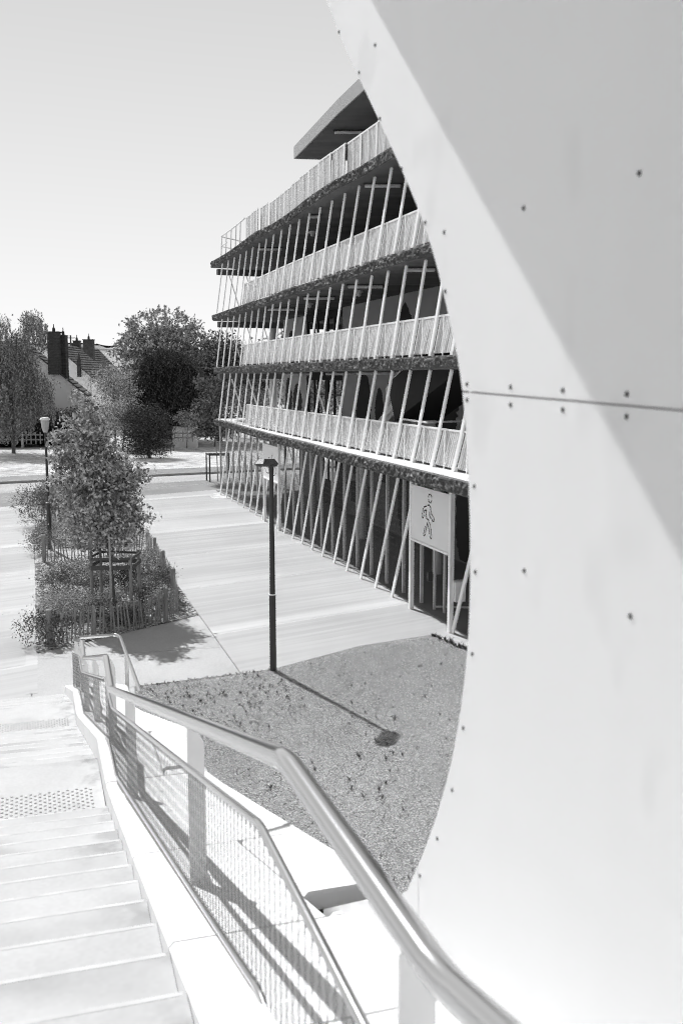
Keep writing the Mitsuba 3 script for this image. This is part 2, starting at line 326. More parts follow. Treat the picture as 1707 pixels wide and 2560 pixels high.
# ------------------------------------------------------------------ staircase
sk = thing('staircase', 'wide pale concrete outdoor staircase descending to the plaza with studded landings', 'staircase')
T0, T1 = -4.2, .50
def tl(s): return float(np.interp(s, [-2, 2.5, 3.3, 4.9, 8, 20], [.34, .375, .39, .42, .49, .51]))
r2, g2 = .14, .447
flights = [(7.70 - 13 * g2, 7.70, 2.9 + 14 * r2, 2.9, 14), (9.12, 14.0, 2.9, 1.4, 11), (15.45, 20.0, 1.4, 0.0, 11)]
lands = [(-6.0, 7.70 - 13 * g2, 2.9 + 14 * r2), (7.70, 9.12, 2.9), (14.0, 15.45, 1.4)]
def slabbox(s0, s1, t0, t1, z0, z1): return MB().hexa([S(s, t, z) for z in (z0, z1) for s, t in ((s0, t0), (s0, t1), (s1, t1), (s1, t0))])
def step_mesh(s0, s1, z, rise):
    mb = MB(); z0 = z - rise - .25; c = .012               # bullnosed front edge, a grip groove behind it
    prof = [(s0, z0), (s1, z0), (s1, z - c), (s1 - c, z), (s0, z)]
    a = [S(s, T0, zz) for s, zz in prof]; b = [S(s, tl(s) + .004, zz) for s, zz in prof]; n = len(prof)
    f = [[i, (i + 1) % n, n + (i + 1) % n, n + i] for i in range(n)]
    mb.add(a + b, f)
    mb.add(a, [[0, i, i + 1] for i in range(1, n - 1)]); mb.add(b, [[0, i + 1, i] for i in range(1, n - 1)])
    return mb
for s0, s1, za, zb, n in flights:
    r = (za - zb) / n; g = (s1 - s0) / (n - 1) if n > 1 else s1 - s0
    for i in range(n - 1):
        a = s0 + i * g; z = za - (i + 1) * r
        put('step', step_mesh(a - .02, a + g, z, r), 'm_step', sk)
        put('nosing', slabbox(a + g - .034, a + g - .013, T0 + .1, tl(a) - .002, z - .01, z + .0012), 'm_step_edge', sk)
for s0, s1, z in lands:
    put('landing', step_mesh(s0 - .02, s1, z, .3), 'm_step', sk)
    if s0 > 3:
        st = MB(); rows = 18
        for i in range(rows):
            for j in range(62):
                s, t = s0 + .09 + i * .0375, T1 - .11 - j * .075 - (i % 2) * .0375
                if t < T0: continue
                ring = [S(s + .0135 * math.cos(a), t + .0135 * math.sin(a), z) for a in np.arange(8) * .785]; top = [S(s + .008 * math.cos(a), t + .008 * math.sin(a), z + .006) for a in np.arange(8) * .785]
                st.add(ring + top + [S(s, t, z + .0065)], [[k, (k + 1) % 8, 8 + (k + 1) % 8] for k in range(8)] + [[k, 8 + (k + 1) % 8, 8 + k] for k in range(8)] + [[8 + k, 8 + (k + 1) % 8, 16] for k in range(8)])
        put('tactile_studs', st, 'm_stud', sk, kind='stuff')
# white side wall with sloped coping slabs, slots where the cladding passes
def zn(s): return float(np.interp(s, [-6, 0, 2.4, 7.95, 9.12, 14.3, 15.45, 20.3, 30], [5.2, 5.2, 4.50, 2.9, 2.9, 1.4, 1.4, 0, 0]))
lk = thing('stair_side_wall', 'broad white concrete side wall with sloping coping slabs under the steel handrail', 'wall')
brk = [-6, -4, -2, -1, .1, 1.2, 2.3, 3.25, 4.9, 6.2, 7.2, 8.02, 9.12, 10.4, 11.7, 13.0, 14.4, 15.45, 16.7, 18.0, 19.2, 20.3]
def coping(a, b, t0, t1):
    g = .007; h = .2
    ta, tb = (tl(a) + .006, tl(b) + .006) if t0 < .6 else (t0, t0)
    lo = [S(s, t, -.05) for s, t in ((a + g, ta), (a + g, t1), (b - g, t1), (b - g, tb))]
    c = .018
    mid = [S(s, t, zn(s) + h - c) for s, t in ((a + g, ta), (a + g, t1), (b - g, t1), (b - g, tb))]
    hi = [S(s, t, zn(s) + h) for s, t in ((a + g + .002, ta + c), (a + g + .002, t1 - c), (b - g - .002, t1 - c), (b - g - .002, tb + c))]
    mb = MB(); v = lo + mid + hi
    f = [[0, 3, 2, 1], [8, 9, 10, 11]] + [[i, (i + 1) % 4, 4 + (i + 1) % 4, 4 + i] for i in range(4)] + [[4 + i, 4 + (i + 1) % 4, 8 + (i + 1) % 4, 8 + i] for i in range(4)]
    return mb.add(v, f)
for a, b in zip(brk[:-1], brk[1:]):
    slots = [(3.30, 3.63)] if a == 3.25 else [(8.14, 8.20)] if a == 8.02 else []
    if not slots: put('coping_slab', coping(a, b, T1 + .006, 1.34), 'm_ledge', lk); continue
    s0, s1 = slots[0]
    put('coping_slab', coping(a, b, T1 + .006, .98), 'm_ledge', lk)
    put('coping_slab', coping(s1, b, .986, 1.34), 'm_ledge', lk)
    if s0 - a > .02: put('coping_slab', coping(a, s0, .986, 1.34), 'm_ledge', lk)
    put('slot_floor', slabbox(s0 + .005, s1 - .005, .99, 1.33, -.05, zn(s1) + .12), 'm_glyph', lk)

# ------------------------------------------------------------------ handrail: tube, flat posts, framed cable net
hk = thing('handrail', 'brushed steel tube handrail on white flat posts with a fine wire net, along the stairs', 'handrail')
def fillet(pts, r=.05, n=5):
    p = [np.asarray(x, float) for x in pts]; out = [p[0]]
    for a, b, c in zip(p[:-2], p[1:-1], p[2:]):
        d0, d1 = a - b, c - b; L = min(r, .4 * np.linalg.norm(d0), .4 * np.linalg.norm(d1))
        s, e = b + d0 / np.linalg.norm(d0) * L, b + d1 / np.linalg.norm(d1) * L
        out += [(1 - t) ** 2 * s + 2 * t * (1 - t) * b + t * t * e for t in np.linspace(0, 1, n)]
    return np.array(out + [p[-1]])
TR = .60
rail_pts = [S(-1.6, .64, 5.90), S(-.9, .64, 5.90), S(1.42, .625, 5.40), S(2.44, .615, 5.40), S(7.94, .56, 3.905), S(8.92, .59, 3.905), S(14.28, .64, 2.42), S(15.22, .66, 2.42), S(18.0, .66, 1.72), S(18.25, .72, 1.70), S(18.25, 1.40, 1.70), S(18.1, 1.46, 1.70), S(14.7, 1.46, 1.70)]
put('rail_tube', MB().tube(fillet(rail_pts, .06), .0302, 18), 'm_steel', hk, smooth=50)
def zrail(s): return float(np.interp(s, [-1.6, -.9, 1.42, 2.44, 7.94, 8.92, 14.28, 15.22, 18.0], [5.9, 5.9, 5.4, 5.4, 3.905, 3.905, 2.42, 2.42, 1.72]))
for s in (-.8, 1.55, 4.08, 7.1, 8.95, 11.6, 14.25, 15.4, 17.6):
    t = .63 if s < 6 else .60 + .004 * s; zb, zt = zn(s) + .19, zrail(s) - .02
    pf_ = [(-.036, zb), (.036, zb), (.036, zt - .085), (-.004, zt), (-.036, zt)]                # one corner cut off
    a = [S(s - .005, t + x, z) for x, z in pf_]; b = [S(s + .005, t + x, z) for x, z in pf_]; n = 5
    mb = MB().add(a + b, [[i, (i + 1) % n, n + (i + 1) % n, n + i] for i in range(n)]).add(a, [[0, 1, 2], [0, 2, 3], [0, 3, 4]]).add(b, [[0, 2, 1], [0, 3, 2], [0, 4, 3]])
    pk = put('post', mb, 'm_white_metal', hk)
    put('foot_plate', MB().box(S(s, t, zb + .015), (.14, .12, .012), D2), 'm_white_metal', pk)
mb = MB().beam(S(16.9, 1.46, 1.70), S(16.9, 1.46, .05), .07, .012, [*N2, 0]); put('post', mb, 'm_white_metal', hk)
FT = [(-1.5, 5.64), (-.9, 5.64), (1.5, 5.18), (2.55, 5.18), (8.15, 3.685), (8.95, 3.70), (13.9, 2.33), (14.7, 2.33), (17.6, 1.60)]
FB = [(-1.5, 5.18), (-.9, 5.18), (1.4, 4.64), (2.60, 4.66), (7.9, 3.19), (8.75, 3.20), (13.7, 1.78), (14.9, 1.74), (17.6, .98)]
TM = .56
def zft(s): return float(np.interp(s, *zip(*FT)))
def zfb(s): return float(np.interp(s, *zip(*FB)))
put('net_frame_top', MB().tube(fillet([S(s, TM + .002 * max(s, 0), z) for s, z in FT], .05), .0125, 10), 'm_steel', hk, smooth=50)
put('net_frame_bottom', MB().tube(fillet([S(s, TM + .002 * max(s, 0), z) for s, z in FB], .05), .0125, 10), 'm_steel', hk, smooth=50)
for s in (2.5, 8.95, 14.2):
    put('net_bracket', MB().tube([S(s, TM, zft(s)), S(s, .64, zft(s) + .01)], .006, 6), 'm_steel_dull', hk)
    put('net_bracket', MB().tube([S(s, TM, zfb(s)), S(s, .64, zfb(s) + .01)], .008, 6), 'm_steel_dull', hk)
put('net_side_bar', MB().tube([S(17.6, TM + .035, 1.60), S(17.6, TM + .035, .98)], .0125, 8), 'm_steel', hk)
lace = MB(); net = MB(); ds = .06
ss = np.arange(-1.0, 17.55, ds)
def netpt(s, f): return S(s, TM + .002 * max(s, 0), zfb(s) + f * (zft(s) - zfb(s)))
NR = 9
for i, s in enumerate(ss):
    for par in (0, 1):
        pts = [netpt(min(max(s + (ds / 2) * ((k + par) % 2), -1), 17.6), .03 + .94 * k / NR) for k in range(NR + 1)]
        if s < 9: net.tube(pts, .0012, 3, False)
        elif i % 2 == 0: net.tube(pts, .0015, 3, False)
    lace.tube([netpt(s, .94) + [0, 0, 0], netpt(s + .02, 1.012)], .0022, 3, False); lace.tube([netpt(s, .06), netpt(s + .02, -.012)], .0022, 3, False)
put('wire_net', net, 'm_wire', hk, kind='stuff'); put('net_lacing', lace, 'm_steel_dull', hk, kind='stuff')

# ------------------------------------------------------------------ white cladding wall with its bowed edge
ck = thing('cladding_wall', 'tall white panelled wall with a bowed edge rising close beside the handrail', 'wall')
EDGE = [(3.92, 8.15), (3.68, 7.915), (3.451, 7.674), (3.282, 7.493), (3.083, 7.311), (2.895, 7.141), (2.725, 6.983), (2.585, 6.847), (2.456, 6.691), (2.373, 6.553), (2.307, 6.441), (2.262, 6.30), (2.235, 6.15), (2.218, 5.951), (2.217, 5.799), (2.239, 5.638), (2.282, 5.475), (2.367, 5.275), (2.476, 5.087), (2.637, 4.852), (2.83, 4.72), (3.035, 4.623), (3.508, 4.337), (3.56, 4.18)]
ed = np.array(EDGE); ch = np.r_[0, np.cumsum(np.linalg.norm(np.diff(ed, axis=0), axis=1))]
ns = 20; es = CubicSpline(ch[:ns], ed[:ns])(np.linspace(0, ch[ns - 1], 150))
from scipy.ndimage import gaussian_filter1d
es = np.vstack([np.c_[gaussian_filter1d(es[:, 0], 2.5, mode='nearest'), gaussian_filter1d(es[:, 1], 2.5, mode='nearest')], ed[ns:]])
wall_poly = Polygon([tuple(p) for p in es] + [(3.5, 3.9), (-4, 3.9), (-4, 8.9), (es[0][0] + .1, 8.9)]).buffer(0)
WT = 1.03
def wallprism(poly, t0, t1):                              # polygon in the (s, z) plane of the wall
    mb = MB()
    for g in getattr(poly, 'geoms', [poly]):
        if g.area < 1e-5: continue
        m = trimesh.creation.extrude_polygon(g, t1 - t0, engine='earcut'); v = m.vertices
        mb.add(np.array([S(a, t0 + c, b) for a, b, c in v]), m.faces)
    return mb
from shapely.geometry import box as sbox
JZ = lambda s: 6.364 + (s - 2.28) * .0216
low = Polygon([(-5, 3), (5, 3), (5, JZ(5)), (-5, JZ(-5))]); corner = Polygon([(2.545, 5.2), (2.526, 4.83), (2.49, 4.2), (2.49, 3), (6, 3), (6, 5.2)])
gap = .0022
panels = [wall_poly.difference(low), wall_poly.intersection(low).difference(corner), wall_poly.intersection(low).intersection(corner)]
vcuts = [sbox(-9, 0, -.6, 20), sbox(-.6, 0, 9, 20)]
for p in panels:
    for vc in vcuts:
        g = p.intersection(vc)
        if g.area > .002: put('panel', wallprism(g.buffer(-gap, join_style=1), WT, WT + .012), 'm_panel', ck)
put('backing', wallprism(wall_poly.buffer(-.03), WT + .013, WT + .07), 'm_panel_joint', ck)
def rivet(s, z):
    c, r = S(s, WT, z), .0060; a = np.arange(10) * .6283; D3 = np.array([*D2, 0]); N3 = np.array([*N2, 0]); Z = np.array([0, 0, 1.0])
    v = [c + r * (math.cos(x) * D3 + math.sin(x) * Z) for x in a] + [c + .6 * r * (math.cos(x) * D3 + math.sin(x) * Z) - N3 * .003 for x in a] + [c - N3 * .0034]
    return MB().add(v, [[k, (k + 1) % 10, 10 + (k + 1) % 10] for k in range(10)] + [[k, 10 + (k + 1) % 10, 10 + k] for k in range(10)] + [[10 + k, 10 + (k + 1) % 10, 20] for k in range(10)])
RV = [(3.300, 7.524), (3.091, 7.34), (2.895, 7.156), (2.713, 6.978), (2.533, 6.806), (2.393, 6.616), (2.252, 6.382), (2.25, 6.344), (2.2, 6.136), (2.185, 5.927), (2.194, 5.718), (2.239, 5.511), (2.302, 5.319), (2.396, 5.14), (2.518, 4.97), (2.02, 6.377), (2.018, 6.338), (1.792, 6.373), (1.79, 6.334), (1.566, 6.369), (1.564, 6.329), (1.34, 6.36), (1.34, 6.32), (2.941, 7.376), (2.406, 6.764), (1.978, 6.757), (1.554, 6.75), (1.935, 5.977), (1.528, 5.969), (3.009, 4.508), (3.3, 4.41), (2.575, 4.96), (1.13, 6.74), (1.13, 5.96), (3.47, 7.70)]
for s, z in RV: put('rivet', rivet(s, z), 'm_rivet', ck, smooth=40)
# the stair canopy over the head of the stairs: its edge throws the slanting shade on the wall
kk = thing('stair_canopy', 'flat white canopy slab over the head of the stairs, fixed to the cladding wall', 'canopy')
za = 8.12; s0 = 2.972 + (za - 7.512) / .886
front = [(s0, WT - .004), (s0 - .54 * 5.0, WT - 5.0)]
cp = Polygon([tuple(D2 * a + N2 * b) for a, b in front + [(-7, WT - 5.0), (-7, WT - .004)]])
put('slab', MB().prism(cp, za, za + .22), 'm_panel', kk); put('gutter', MB().prism(cp.buffer(-.3), za + .222, za + .27), 'm_fascia', kk)

# ------------------------------------------------------------------ the car park
bk = thing('parking_building', 'open multi-storey car park with dark rough slab edges and slanting white bars', 'building')
Z1, Z2, Z3, Z4, TH = 4.07, 6.92, 9.77, 12.62, .33
OFF = {1: ([-6, 0, 3, 7, 10, 13, 18, 25, 33], [.7, .72, .72, .70, .55, .45, .48, .25, -.16]), 2: ([-6, 0, 4, 8, 12, 16, 22, 28, 33], [.25, .3, .2, .32, .22, .30, .2, .1, -.15]),
       3: ([-6, 2, 3, 5, 7.7, 11.6, 15.8, 19, 23, 28.4, 33], [.1, .08, .19, .14, .05, .05, .18, .02,   .14, .06, -.16]), 4: ([-6, 4.2, 6.7, 9.2, 12.3, 16, 18.4, 21.2, 26.5, 33], [.3, .24, .20, .32, .25, .06, .05, .25, .08, -.10])}
def off(k, q): return float(np.interp(q, *OFF[k]))
TIPQ = 32.6
BACK = [(-4.4, 59.3), (2.0, 61.0), (13.0, 63.5), (19.0, 14.0)]
def outline(k, inset=0.0):
    pts = [F(q) + Fn(q) * (off(k, q) - inset) for q in np.arange(-8, TIPQ, .5)]
    tip = F(TIPQ) + Ft(TIPQ) * .12 + Fn(TIPQ) * (off(k, 33) - inset)
    tip2 = tip + np.array([1.0, .30])
    return pts + [tip, tip2] + [np.array(b) for b in BACK]
def slab_poly(k, inset=.02): return Polygon([tuple(p) for p in outline(k, inset)]).buffer(0)
def rough(k, zt, th):
    line = LineString([tuple(p) for p in outline(k)[:-3]]); L = line.length; n = int(L / .055); m = 8
    pts = np.array([line.interpolate(x).coords[0] for x in np.linspace(0, L, n)])
    tg = np.gradient(gaussian_filter1d(pts, 4, axis=0), axis=0); tg /= np.linalg.norm(tg, axis=1, keepdims=True); nn = np.c_[-tg[:, 1], tg[:, 0]]
    z = np.linspace(zt - th, zt, m); a = np.linspace(0, L, n)[:, None] + 0 * z; zz = z[None] + 0 * a
    P = np.stack([a * 5.5 + zz * 3.0, zz * 5.0 - a * 1.0, a * 0 + k * 7.3], -1)
    h = np.abs(meshkit.fbm(P, 4, k) - .5) * .30 + (meshkit.noise(P * 2.3, k + 5) - .5) * .06
    h[:, [0, -1]] *= .3
    V = np.zeros((n, m, 3)); V[..., :2] = pts[:, None] + nn[:, None] * h[..., None]; V[..., 2] = zz
    ix = np.arange(n * m).reshape(n, m)
    f = np.stack([ix[:-1, :-1], ix[1:, :-1], ix[1:, 1:], ix[:-1, 1:]], -1).reshape(-1, 4)
    top = np.zeros((n, 2, 3)); top[:, 0] = V[:, -1]; top[:, 1, :2] = pts - nn * .25; top[:, 1, 2] = zt + .004
    mb = MB().add(V.reshape(-1, 3), f)
    i2 = np.arange(n * 2).reshape(n, 2); mb.add(top.reshape(-1, 3), np.stack([i2[:-1, 0], i2[1:, 0], i2[1:, 1], i2[:-1, 1]], -1))
    bot = top.copy(); bot[:, 0] = V[:, 0]; bot[:, 1, 2] = zt - th - .003; mb2 = MB().add(bot.reshape(-1, 3), np.stack([i2[:-1, 0], i2[1:, 0], i2[1:, 1], i2[:-1, 1]], -1))
    return mb
for k, zt in ((1, Z1), (2, Z2), (3, Z3), (4, Z4)):
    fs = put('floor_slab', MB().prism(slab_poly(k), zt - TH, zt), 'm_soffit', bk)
    put('rough_edge', rough(k, zt - .002, TH - .02), 'm_rock', fs)
    cap = slab_poly(k, .10).difference(slab_poly(k, 1.6)) if k == 1 else None
    if cap is not None: put('deck_surface', MB().prism(slab_poly(k, .12), zt + .004, zt + .012), 'm_slab_top', fs)
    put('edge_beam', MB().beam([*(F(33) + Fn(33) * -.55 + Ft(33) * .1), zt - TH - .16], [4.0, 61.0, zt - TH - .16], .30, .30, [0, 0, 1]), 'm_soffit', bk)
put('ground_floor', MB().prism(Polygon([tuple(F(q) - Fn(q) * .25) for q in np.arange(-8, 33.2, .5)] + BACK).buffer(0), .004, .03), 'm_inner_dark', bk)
# slanting bars; leaning towards the near end as they rise
def bar(q, z0, z1, o0, o1, dq, w=.145, d=.04, side=None):
    return MB().beam(FO(q, o0, z0), FO(q - dq, o1, z1), w, d, side if side is not None else [*Ft(q), 0])
BAYS = [4.35 + 1.405 * i for i in range(20)]
NEAR = [-5.4 + 1.405 * i for i in range(4)]
for q in NEAR + [-.05] + BAYS:
    b = put('facade_bar', bar(q, .0, Z1 - TH - .03, 0.0, -.28, 1.25), 'm_bar', bk)
for lv, (za_, zb_, oo, o1, dq) in enumerate([(Z1 + .01, Z2 - TH, .02, -.10, .95), (Z2, Z3 - TH, .10, -.12, .52), (Z3, Z4 - TH, .06, -.16, .62)]):
    for i, q in enumerate([-5.6, -4.2, -2.8] + [-1.4 + 1.405 * j for j in range(24)]):
        put('facade_bar', bar(q, za_, zb_, oo, o1, dq), 'm_bar', bk)
        if -3 < q < 14: put('bar_foot', MB().box(FO(q, oo - .03, za_ + .05), (.16, .10, .10), Ft(q)), 'm_bar', bk)
        # crossed bars of the rear side, seen through the open end
    for j in range(7):
        a = np.array([-5.7 + .95 * j, 58.45 + .27 * j])
        put('facade_bar', MB().beam([*a, za_], [*(a + np.array([-.75, -.2])), zb_], .05, .10, [1, 0, 0]), 'm_bar', bk)
for j in range(7):
    a = np.array([-5.4 + .95 * j, 58.4 + .27 * j]); put('facade_bar', MB().beam([*a, .0], [*(a + np.array([-.95, -.25])), Z1 - TH], .05, .10, [1, 0, 0]), 'm_bar', bk)
# balustrades: one ribbed sheet per bay
def sheet(q0, q1, z0, h, o0, lean_o, lean_q):
    q = q0 + .03; prof = []
    while q < q1 - .03:
        for a, o in ((0, 0), (.068, 0), (.074, -.042), (.110, -.042)):
            if q + a < q1 - .02: prof.append((q + a, o))
        q += .116
    lo = [FO(a, o0 + o, z0) for a, o in prof]; hi = [FO(a - lean_q, o0 + o + lean_o, z0 + h) for a, o in prof]; n = len(prof)
    return MB().add(lo + hi, [[i, i + 1, n + i + 1, n + i] for i in range(n - 1)])
for k, z, oo, lo_, lq, qs in ((1, Z1, -.06, -.05, .40, 25.6), (2, Z2, .02, -.09, .21, 25.6), (3, Z3, -.02, -.08, .27, 25.2), (4, Z4, off(4, 10) - .14, .0, .10, 24.8)):
    for i in range(-3, 24):
        q = -1.4 + 1.405 * i; q1 = q + 1.405
        if q1 > qs + .3: break
        o4 = (off(4, q) - .16) if k == 4 else oo
        pk = put('balustrade_panel', sheet(q, q1, z + .07, .92, o4, lo_, lq), 'm_corrugated', bk)
        put('top_rail', MB().beam(FO(q - lq, o4 + lo_ + .0, z + 1.005), FO(q1 - lq, o4 + lo_, z + 1.005), .05, .03, [0, 0, 1]), 'm_bar', pk)
        qm = q + .72
        put('upright', MB().beam(FO(qm, o4 + .03, z + .01), FO(qm - .02, o4 + .03 + lo_ * .2, z + .99), .05, .016, [*Ft(q), 0]), 'm_bar', pk)
        if k == 4: put('upright', MB().beam(FO(q + .02, o4 + .03, z + .01), FO(q - .06, o4 + .03, z + .99), .12, .02, [*Ft(q), 0]), 'm_bar', pk)
for q in (26.0, 27.2, 28.5, 29.8, 31.0): put('rail_post', MB().beam(FO(q, off(4, q) - .2, Z4), FO(q - .25, off(4, q) - .2, Z4 + 1.1), .06, .05, [*Ft(q), 0]), 'm_bar', bk)
rp = [FO(q, off(4, q) - .2, Z4 + 1.12) for q in np.arange(24.6, 31.3, .8)] + [np.array([-5.0, 56.9, Z4 + 1.12]), np.array([-3.6, 58.0, Z4 + 1.12])]
put('roof_rail', MB().tube(fillet(rp, .3), .035, 8), 'm_bar', bk)
put('roof_rail', MB().tube(fillet([p - [0, 0, .5] for p in rp[6:]], .3), .025, 8), 'm_bar', bk)
# roof canopy
A, B_, C_ = G(736, 395, 15.0)[:2], G(846, 282, 15.0)[:2], G(907, 226, 15.0)[:2]
cpoly = Polygon([A, B_, C_, C_ + (C_ - B_) * 3.5, (12, 22), (12, 43), G(818, 398, 15.0)[:2] + [2, .3]])
put('roof_canopy', MB().prism(cpoly.buffer(-.05, join_style=2), 15.0, 15.4), 'm_soffit', bk)
rc = MB(); e = list(cpoly.exterior.coords)
for j, (a, b) in enumerate(zip(e[:-1], e[1:])): rc.beam([*a, 15.2], [*b, 15.2], .46 - .0 * j, .05, [0, 0, 1])
put('canopy_fascia', rc, 'm_canopy_fascia', bk)
for x, y in ((2.6, 36.0), (4.2, 31.0), (6, 38), (7.5, 27)): put('canopy_column', MB().tube([[x, y, Z4], [x, y, 15.0]], .12, 12), 'm_fascia', bk, smooth=40)
# inner wall with its mural of dark shapes
def WQ(q, o, z): return FO(q, -o, z)
def wallrun(q0, q1, o, z0, z1, th=.2):
    qs_ = np.arange(q0, q1 + .01, 1.0); qs_ = np.r_[qs_[:-1], q1]
    mb = MB()
    for a, b in zip(qs_[:-1], qs_[1:]): mb.hexa([WQ(a, o, z0), WQ(b, o, z0), WQ(b, o + th, z0), WQ(a, o + th, z0), WQ(a, o, z1), WQ(b, o, z1), WQ(b, o + th, z1), WQ(a, o + th, z1)])
    return mb
for z0, z1 in ((Z1, Z2 - TH), (Z2, Z3 - TH)):
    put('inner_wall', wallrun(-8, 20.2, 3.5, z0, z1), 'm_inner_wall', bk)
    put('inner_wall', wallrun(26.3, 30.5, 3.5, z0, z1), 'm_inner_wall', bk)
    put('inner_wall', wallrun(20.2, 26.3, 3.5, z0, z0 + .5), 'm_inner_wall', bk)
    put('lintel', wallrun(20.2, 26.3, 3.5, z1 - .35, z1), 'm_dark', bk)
    for q in (20.3, 21.6, 22.7, 23.0, 24.4, 25.0, 26.2): put('window_mullion', MB().beam(WQ(q, 3.55, z0 + .5), WQ(q, 3.55, z1 - .35), .12, .10, [*Ft(q), 0]), 'm_frame_dark', bk)
    put('window_transom', MB().beam(WQ(20.3, 3.58, z0 + 1.5), WQ(26.2, 3.58, z0 + 1.5), .08, .08, [0, 0, 1]), 'm_frame_dark', bk)
put('parapet', wallrun(-8, 24.0, 3.5, Z3, Z3 + 1.35), 'm_inner_wall', bk)
def blob(q0, w, z0, h, seed, o=3.5, tall=True):          # a flat painted tree or rock silhouette on the wall
    r = np.random.default_rng(seed); n = 26; a = np.linspace(0, 1, n)
    env = np.sin(np.pi * np.clip(a * .97 + .03, 0, 1)) ** (.45 if tall else .7)
    l = -env * (.5 + .16 * (r.random(n) - .5)) * w; rr = env * (.5 + .16 * (r.random(n) - .5)) * w
    pl = Polygon([(q0 + x, z0 + h * y) for x, y in zip(l, a)] + [(q0 + x, z0 + h * y) for x, y in zip(rr[::-1], a[::-1])]).buffer(0)
    mb = MB()
    for g in getattr(pl, 'geoms', [pl]):
        if g.area < .01: continue
        m = trimesh.creation.extrude_polygon(g, .004, engine='earcut')
        mb.add(np.array([WQ(x, o - .003 - c, y) for x, y, c in m.vertices]), m.faces)
    return mb
for q, w, z0, h, s, tall in [(17.2, 2.0, Z1, 2.45, 1, 1), (15.2, 1.0, Z1, 1.9, 2, 1), (12.2, .5, Z1, 2.3, 3, 0), (29.6, 1.2, Z1, 2.3, 4, 1), (28.0, 1.6, Z1, 2.0, 5, 1), (8.5, 1.8, Z1, 2.4, 6, 1), (5.6, .9, Z1, 1.6, 16, 1),
                             (12.4, 1.5, Z2, 2.2, 7, 0), (11.2, 1.2, Z2, 1.5, 8, 1), (14.6, .9, Z2, 1.45, 9, 0), (9.4, 1.0, Z2, 1.6, 10, 1), (29.0, 1.4, Z2, 1.9, 11, 1), (27.9, .8, Z2, 1.4, 12, 1), (5.0, 1.3, Z2, 2.0, 13, 1)]:
    put('mural_shape', blob(q, w, z0 + .01, h, s, tall=bool(tall)), 'm_mural', bk)
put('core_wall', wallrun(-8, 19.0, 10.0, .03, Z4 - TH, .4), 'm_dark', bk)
# ceiling lights
def lamp_bar(u0, v, u1, z, zdrop=.09):
    a, b = G(u0, v, z - zdrop), G(u1, v, z - zdrop); b[1] = a[1]; b[0] = a[0] + (u1 - u0) / FPX * a[1]
    k = put('tube_light', MB().tube([a, b], .055, 8), 'm_lantern', bk, smooth=40)
    put('light_box', MB().box((a + b) / 2 + [0, 0, .06], (b[0] - a[0] + .1, .10, .04)), 'm_frame_dark', k)
for u0, v, u1 in ((645, 623, 703), (775, 542, 800), (912, 465, 997)): lamp_bar(u0, v, u1, Z4 - TH)
for u0, v, u1 in ((869, 717, 954), (759, 746, 834), (670, 774, 734), (1018, 675, 1085)): lamp_bar(u0, v, u1, Z3 - TH)
lamp_bar(836, 331, 906, 15.0)
for x0, y in ((-2.6, 44), (-.6, 38.5), (.5, 33.5), (2.9, 28)): 
    k = put('tube_light', MB().tube([[x0, y, Z2 - TH - .08], [x0 + 1.3, y, Z2 - TH - .08]], .05, 8), 'm_lantern', bk, smooth=40)
for u, v, z in ((781, 586, Z4 - TH), (774, 765, Z3 - TH), (897, 735, Z3 - TH)):
    p = G(u, v, z - .12); put('ceiling_camera', MB().lathe([(.001, .12), (.16, .12), (.16, .05), (.07, .03), (.08, -.06), (.001, -.10)], p, 10), 'm_fascia', bk)
put('column', MB().tube([[-3.9, 57.6, .03], [-3.9, 57.6, Z4 - TH]], .22, 14), 'm_fascia', bk, smooth=40)
for q in (22, 14.5, 7.0, -.5): put('column', MB().tube([WQ(q, 2.6, .03), WQ(q, 2.6, Z1 - TH)], .17, 12), 'm_fascia', bk, smooth=40)
# inner stair and ramp on the first deck
i0, i1 = atY(982, 1058, 31.9), atY(1076, 940, 30.7)
ik = put('inner_stair', MB().beam(i0, i1, .32, 1.1, [0, 0, 1]), 'm_fascia', bk)
for j in range(10):
    p = i0 + (i1 - i0) * (j + .5) / 10; put('tread', MB().box(p + [0, -.25, .2], (.34, .9, .05)), 'm_fascia', ik)
irn = MB()
for dz in (1.1, .25): irn.tube([i0 + [-.25, -.62, dz], i1 + [-.25, -.62, dz]], .022, 6)
for j in range(22): p = i0 + (i1 - i0) * j / 21 + [-.25, -.62, .2]; irn.tube([p, p + [0, 0, .9]], .012, 4)
put('railing', irn, 'm_bar', ik)
r0, r1 = atY(1010, 1050, 30.4), atY(1165, 930, 27.4)
put('ramp', MB().beam(r0 + [.3, 0, .55], r1 + [.3, 0, .55], 1.2, 1.6, [0, 0, 1]), 'm_dark', bk)
put('ramp_rail', MB().tube([G(1000, 1047, 5.2), G(1068, 1056, 5.2), G(1165, 1053, 5.2)], .03, 6), 'm_bar', bk)
# ground floor: welded wire screens on grey posts, entrance with its two signs
def screen(qa, qb, z0=.10, z1=3.35, o=-.48):
    mb = MB()
    for q in np.arange(qa + .06, qb - .03, .066): mb.tube([FO(q, o, z0), FO(q, o, z1)], .0034, 3, False)
    for z in np.arange(z0 + .05, z1, .2): mb.tube([FO(qa + .03, o - .006, z), FO(qb - .03, o - .006, z)], .0042, 3, False)
    return mb
fq = [-8 + 1.405 * i for i in range(30)]
for i, q in enumerate(fq):
    if not (.35 < q < 2.35): put('screen_post', MB().box(FO(q, -.48, 1.85), (.07, .09, 3.7), Ft(q)), 'm_fence_post', bk)
    if i + 1 < len(fq) and not (q < 2.3 and fq[i + 1] > .2): put('wire_screen', screen(q, fq[i + 1]), 'm_wire', bk)
put('ground_wall', wallrun(2.9, 22.4, 4.2, .03, Z1 - TH), 'm_inner_dark', bk)
